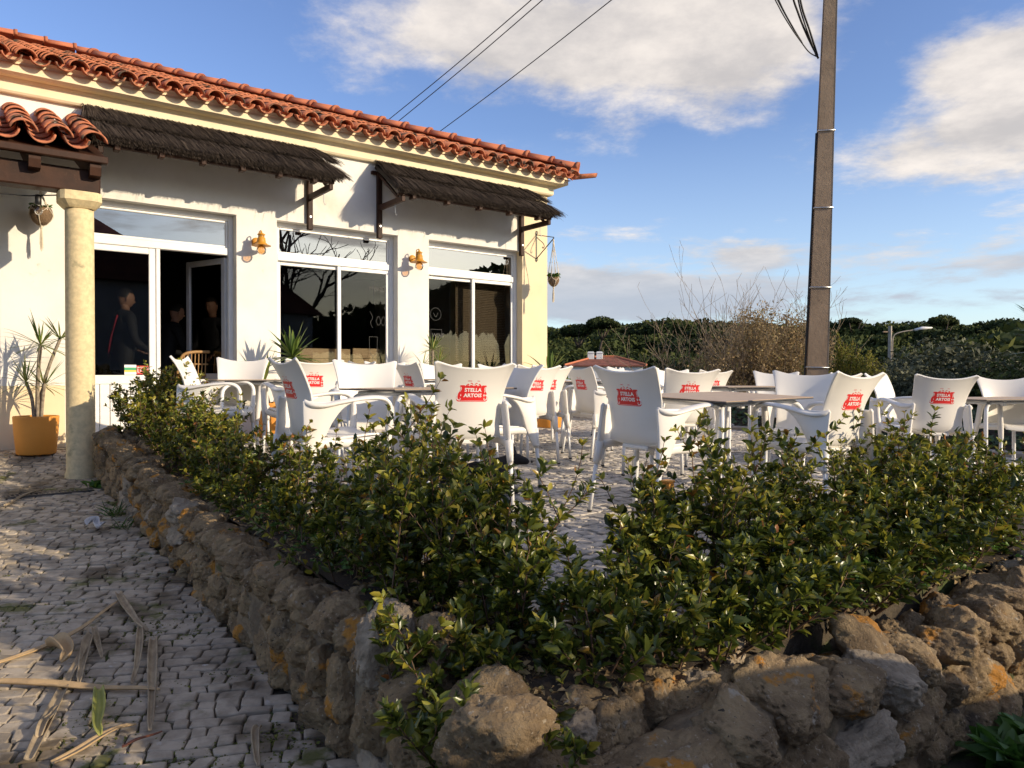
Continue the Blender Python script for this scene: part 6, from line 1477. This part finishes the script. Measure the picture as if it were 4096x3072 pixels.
    doodle(FW(4.18, -.185, 0), [circ(.10, 1.72, .09), [(.06, 1.74), (.10, 1.68), (.14, 1.74)], [(.02, 1.50), (.20, 1.50)], [(.02, 1.35), (.20, 1.35)], [(.02, 1.50), (.02, 1.35)], [(.20, 1.50), (.20, 1.35)], [(.0, 1.12), (.16, 1.12), (.22, 1.04), (.16, .94), (.0, .94)]], [('WINE', .04, 1.39, .055), ('BAR', .02, .99, .06)], 'white line drawings with cup and frames on the right window')
inside()

# ------------------------------------------------------------------ dog under the table
def dog():
    x, y = -.34, 5.02; u, e = UE(x, y); t = thing('dog', 'black dog lying under the left table with its ears up', 'dog', (x, y, patio_z(u, e)), R(-75)); t.scale = (.64, .64, .72)
    js = [((0, -.02, .16), (.105, .13)), ((0, .16, .19), (.115, .14)), ((0, .34, .22), (.105, .13)), ((0, .45, .27), (.09, .09)), ((0, .52, .31), (.07, .068)), ((0, -.22, .15), (.10, .12)), ((0, -.34, .11), (.06, .07)),
          ((0, -.46, .05), .022), ((.10, -.58, .03), .016), ((.22, -.62, .025), .010)]
    ed = [(0, 1), (1, 2), (2, 3), (3, 4), (0, 5), (5, 6), (6, 7), (7, 8), (8, 9)]
    for sg in (-1, 1):
        i = len(js); js += [((sg*.09, .36, .15), .055), ((sg*.12, .30, .055), .036), ((sg*.11, .50, .032), .028), ((sg*.11, .60, .026), .030)]; ed += [(2, i), (i, i+1), (i+1, i+2), (i+2, i+3)]
        i = len(js); js += [((sg*.12, -.20, .12), .075), ((sg*.20, -.02, .09), .05), ((sg*.19, -.20, .04), .03), ((sg*.20, -.06, .028), .028)]; ed += [(5, i), (i, i+1), (i+1, i+2), (i+2, i+3)]
    # head, muzzle
    i = len(js); js += [((.01, .58, .33), (.078, .072)), ((.02, .67, .31), (.046, .042)), ((.03, .74, .29), (.034, .030))]; ed += [(4, i), (i, i+1), (i+1, i+2)]
    bo = skin_body('body', js, ed, t, 'dog_fur')
    for sg in (-1, 1):
        b = MB(); b.add([(sg*.02+.01, .56, .39), (sg*.085+.01, .555, .375), (sg*.075+.01, .54, .49), (sg*.045+.01, .535, .385), (sg*.05+.01, .59, .385)], [(0, 4, 2), (4, 1, 2), (1, 3, 2), (3, 0, 2)]); part('ear', b, 'dog_fur', t)
    b = MB(); b.lathe([(.002, -.014), (.016, 0), (.002, .014)], 10, (.032, .765, .295)); part('nose', b, 'black_metal', t, True)
dog()

# ------------------------------------------------------------------ things on the lane
def px_lane(px, py):
    k = (px-512)/738; lo, hi = .8, 9.
    for _ in range(50):
        m = (lo+hi)/2; u, e = UE(k*m, m); y = 376+738*(CZ-pave_z(u, e))/m
        if y > py: lo = m
        else: hi = m
    return (k*lo, lo, pave_z(*UE(k*lo, lo)))
def strip(pts, w, m, label, seed, curl=.5, lift=.0, thick=.004):
    """dry palm-leaf strip lying on the lane through picture points"""
    rn = random.Random(seed); P = [Vector(px_lane(*p))+Vector((0, 0, .012+lift)) for p in pts]; C = cat_rom([tuple(p) for p in P], 22); c0 = Vector(C[0])
    b = MB(); n = 7; vs = []
    for i, p in enumerate(C):
        f = i/21; d = Vector(C[min(i+1, 21)])-Vector(C[max(i-1, 0)]); d.z = 0; d.normalize(); s = Vector((-d.y, d.x, 0)); ww = .8*w*(.55+.45*math.sin(math.pi*min(1, f*1.3+.1)))*(1 if f < .85 else max(.25, 1-(f-.85)*5))
        hump = .006*math.sin(f*7+seed)+.006
        for j in range(n):
            a = (j/(n-1)-.5)*2; vs.append(Vector(p)+s*(a*ww*.5)+Vector((0, 0, hump+curl*ww*a*a*.7))-c0)
    b.grid(lambda i, j: tuple(vs[int(round(i*21))*n+int(round(j*(n-1)))]), 22, n); o = part('dry_leaf', b, m, None, True, loc=c0)
    md = o.modifiers.new('s', 'SOLIDIFY'); md.thickness = thick; bake(o); o.data.shade_smooth(); tag(o, label, 'leaf', 'dry leaves on the lane')
strip([(-10, 690), (60, 692), (110, 694), (158, 697)], .05, 'straw', 'long straight tan leaf blade crossing the lane to the left picture edge', 1)
strip([(26, 768), (44, 728), (60, 695), (75, 668), (88, 645)], .045, 'straw_grey', 'long greyish leaf blade slanting under the straight tan one', 2, lift=-.004)
strip([(-8, 670), (40, 652), (78, 635), (96, 622), (117, 604)], .032, 'straw', 'thin pale leaf strip at upper left ending at the ochre curl', 3)
strip([(117, 597), (124, 612), (134, 626), (146, 634)], .040, 'straw_grey', 'short kinked leaf strip, upper half of the bent one nearest the wall', 4, .9)
strip([(139, 632), (138, 652), (135, 672), (130, 688)], .030, 'straw_grey', 'curved grey leaf strip hanging below the kinked one', 5, .9)
strip([(152, 645), (151, 670), (150, 705), (148, 738)], .040, 'straw_grey', 'long upright grey leaf strip right of the straight tan blade end', 6, .9)
strip([(90, 640), (84, 655), (80, 672), (77, 690)], .040, 'straw_grey', 'withered grey leaf strip above the crossing of the blades', 7, 1.0)
strip([(92, 634), (96, 648), (100, 664)], .026, 'straw_grey', 'short thin leaf strip right of the withered one', 8, .9)
strip([(97, 699), (97, 718), (95, 738), (98, 745)], .045, 'straw_green', 'yellow-green leaf piece standing under the straight tan blade', 9, .9, .01)
strip([(50, 770), (78, 756), (98, 746), (118, 735), (134, 729)], .036, 'straw', 'tan leaf strip at the bottom running up to the yellow-green piece', 10)
strip([(48, 652), (56, 654), (66, 662), (60, 668)], .07, 'straw', 'ochre curled leaf base at the end of the thin strip', 11, 1.2, .01, .006)
strip([(36, 744), (44, 728), (56, 712)], .03, 'straw_grey', 'short broken leaf strip left of the long greyish blade', 12, .9)
strip([(258, 735), (254, 742), (255, 760), (257, 775)], .028, 'straw_grey', 'hooked grey leaf strip at the bottom near the wall', 13, .9)
strip([(86, 531), (94, 527), (97, 534), (104, 529)], .05, 'paper', 'pale scrap of dry leaf on the lane near the drain', 14, 1.3, .02)
strip([(930, 768), (960, 757), (990, 748), (1030, 742)], .022, 'straw', 'thin pale stalk on the ground at the bottom right corner', 15, .8)
strip([(4, 508), (22, 499), (40, 492)], .03, 'straw_grey', 'thin stick on the porch paving at the left edge', 16, .8)
strip([(120, 752), (136, 748), (160, 736)], .012, 'twig_red', 'thin reddish twig below the upright grey strip', 17, .6)
def drain():
    a = Vector(px_lane(4, 498)); c = Vector(px_lane(92, 490)); d = c-a; L = d.length; t = thing('drain_grate', 'long rusty drain grate set into the lane near the column', 'drain', a+Vector((0, 0, .006)), math.atan2(d.y, d.x))
    b = MB(); b.box((0, -.07, -.03), (L, -.058, .006)); b.box((0, .058, -.03), (L, .07, .006)); b.box((0, -.07, -.03), (.015, .07, .005)); b.box((L-.015, -.07, -.03), (L, .07, .005)); part('frame', b, 'drain', t)
    x = .03
    while x < L-.03:
        b = MB(); b.box((x, -.058, -.02), (x+.014, .058, .004)); part('bar', b, 'drain', t); x += .032
drain()
x, y = (668-512)/738*3.86, 3.86; u, e = UE(x, y)
t = thing('marker_post', 'short orange-yellow post standing in the hedge before the middle badge chair', 'post', (x, y, patio_z(u, e)-.05), RZ)
b = MB(); b.bbox((-.026, -.026, 0), (.026, .026, .345), .006); part('shaft', b, 'post_orange', t); b = MB(); b.bbox((-.028, -.028, .345), (.028, .028, .357), .005); part('cap', b, 'post_orange', t)

# ------------------------------------------------------------------ across the street: what the windows mirror and what shades the wall
def street():
    z = pave_z(0, 11)
    t = thing('parked_car', 'grey hatchback parked right of the camera, mirrored in the door glass', 'car', (3.15, .62, z), RZ)
    L, W = 4.1, 1.72; side = [(-2.05, .35), (-2.03, .62), (-1.92, .86), (-1.72, .98), (-1.25, 1.40), (-.9, 1.47), (.15, 1.45), (.45, 1.38), (1.05, .98), (1.75, .86), (2.02, .68), (2.05, .36), (1.9, .22), (-1.9, .22)]
    b = MB(); n = len(side); vs = []
    for y_, k in ((-1, .94), (-.96, 1), (.96, 1), (1, .94)):
        for (x_, z_) in side:
            tum = max(0, z_-.95)*.42; vs.append((x_*(.99 if k < 1 else 1), y_*(W/2-tum), z_ if k == 1 else .22+(z_-.22)*.985))
    fs = [(q*n+i, q*n+(i+1) % n, (q+1)*n+(i+1) % n, (q+1)*n+i) for q in range(3) for i in range(n)]+[tuple(range(n))[::-1], tuple(range(3*n, 4*n))]
    # leave the glasshouse open: drop the faces above the belt line except the roof
    def ctr(f): return sum(vs[i][2] for i in f)/len(f), sum(vs[i][0] for i in f)/len(f)
    fs2 = []
    for f in fs:
        if len(f) > 4: fs2.append(None); continue
        cz, cx = ctr(f); fs2.append(None if (1.02 < cz < 1.40 and abs(vs[f[0]][2]-vs[f[1]][2]) > .2) else f)
    lower = [i for i, (x_, z_) in enumerate(side) if z_ < 1.0]
    for q in (0, 3): fs2.append(tuple(q*n+i for i in lower) if q else tuple(q*n+i for i in lower)[::-1])
    b.add(vs, [f for f in fs2 if f]); part('body', b, 'car_paint', t, False)
    for sg in (-1, 1):
        for (xa, za, xb, zb) in ((-1.70, .98, -1.22, 1.39), (-.35, .98, -.35, 1.44), (.45, .98, .43, 1.36), (1.02, .98, .46, 1.36)):
            p = MB(); p.tube([(xa, sg*(W/2-.02), za), (xb, sg*(W/2-.42*(zb-.95)-.01), zb)], .035, 6); part('pillar', p, 'car_paint', t)
        g = MB(); g.add([(-1.66, sg*(W/2-.03), .99), (1.0, sg*(W/2-.03), .99), (.44, sg*(W/2-.19), 1.36), (-.9, sg*(W/2-.21), 1.42), (-1.2, sg*(W/2-.19), 1.37)], [(0, 1, 2, 3, 4)]); part('side_glass', g, 'car_glass', t)
        for wx in (-1.28, 1.27):
            w = MB(); w.lathe([(.2, -.1), (.29, -.1), (.315, -.07), (.315, .07), (.29, .1), (.2, .1)], 24); w.xf(Matrix.Translation((wx, sg*(W/2-.10), .315)) @ Matrix.Rotation(R(90), 4, 'X')); wo = part('wheel', w, 'rubber', t, True)
            w = MB(); w.lathe([(.03, .1), (.19, .085), (.2, .06)], 16); w.xf(Matrix.Translation((wx, sg*(W/2-.10)*1.0+(.0 if sg < 0 else -.0), .315)) @ Matrix.Rotation(R(90*(1 if sg < 0 else -1)), 4, 'X')); part('rim', w, 'steel', wo, True)
        h = MB(); h.bbox((1.86, sg*.62-.17, .66), (2.03, sg*.62+.17, .78), .03); part('headlight', h, 'clear', t)
        m = MB(); m.bbox((.72, sg*(W/2+.02)-.09*(sg < 0), .98), (.86, sg*(W/2+.02)+.09*(sg > 0), 1.09), .02); part('mirror', m, 'car_trim', t)
    g = MB(); g.add([(1.0, -.76, 1.0), (1.0, .76, 1.0), (.47, .62, 1.375), (.47, -.62, 1.375)], [(0, 1, 2, 3)]); part('windscreen', g, 'car_glass', t)
    g = MB(); g.add([(-1.68, -.74, 1.0), (-1.68, .74, 1.0), (-1.24, .62, 1.385), (-1.24, -.62, 1.385)], [(3, 2, 1, 0)]); part('rear_window', g, 'car_glass', t)
    s = MB()
    for sx in (-.2, .75):
        for sy in (-.38, .38): s.bbox((sx-.45, sy-.25, .45), (sx, sy+.25, .6), .05); s.bbox((sx-.55, sy-.25, .5), (sx-.42, sy+.25, 1.18), .05)
    part('seats', s, 'car_trim', t)
    # houses opposite, with tiled roofs
    for i, (u0, u1, e0, e1, h, hr, lab) in enumerate(((-9, 5.8, 20, 29, 5.6, 9.4, 'white house with dark tiled roof mirrored in the door transom'), (8.2, 12.5, 25, 31, 5.4, 8.0, 'small white house mirrored at the right of the door transom'), (-28, -13, 18, 26, 4.2, 7.0, 'white house across the lane behind the camera'))):
        zg = pave_z(0, e0); t = thing('street_house', lab, 'house', FW(u0, e0, zg-.3), RZ); w = u1-u0; d = e1-e0
        b = MB(); b.box((0, -d, 0), (w, 0, h)); part('wall', b, 'house_white', t); o = .4
        r = MB(); r.add([(-o, o, h), (w+o, o, h), (w+o, -d-o, h), (-o, -d-o, h), (d*.45, -d/2, hr), (w-d*.45, -d/2, hr)], [(0, 3, 2, 1), (0, 1, 5, 4), (1, 2, 5), (2, 3, 4, 5), (3, 0, 4)]); part('roof', r, 'house_roof', t)
        for k in range(3):
            x = w*(.18+.3*k); f = MB(); frame_bars(f, x, x+.9, 1.2, 2.5, .001, .05, .07); fo = part('window', f, 'white_frame', t); g = MB(); g.box((x+.06, .01, 1.26), (x+.84, .02, 2.44)); part('pane', g, 'car_glass', fo)
    # bare tree and pines behind the camera
    rn = np.random.default_rng(3); segs = []; rad = []
    def grow(p, d, L, r, lvl):
        n = 5
        for i in range(n):
            d = d+rn.normal(size=3)*.12+np.array((0, 0, .06)); d /= np.linalg.norm(d); q = p+d*L/n; segs.append((p, q)); rad.append(max(.008, r*(1-.5*i/n))); p = q
            if lvl < 4 and i > 0 and rn.random() < .75: s = rn.normal(size=3); s /= np.linalg.norm(s); nd = d+s*.7; grow(p, nd/np.linalg.norm(nd), L*.6, r*.55, lvl+1)
    grow(np.array((0, 0, 0.)), np.array((0, 0, 1.)), 3.2, .12, 0); V, F = tubes_np(segs, rad, 4)
    t = thing('bare_tree', 'leafless tree across the street, mirrored in the middle window', 'tree', FW(14.0, 30, pave_z(0, 30))); link('branches', npmesh('branches', V, F, 'bark'), t, scale=(2.6, 2.6, 2.7))
    for i, (u, e, w, h) in enumerate(((17.5, 16, 8, 7.2), (30, 22, 9, 8), (20, 34, 9, 8), (8, 36, 8, 7.5), (33, 10, 8, 7))):
        t = thing('pine_tree', 'umbrella pine behind the camera, mirrored in the windows', 'tree', FW(u, e, pave_z(0, e)-.5), 0, 'pines across the street'); link('crown', pc[i], t, loc=(0, 0, h-w*.25), scale=(w/2,)*3); link('trunk', ptr[i % 3], t, scale=(4, 4, h-w*.3))
street()
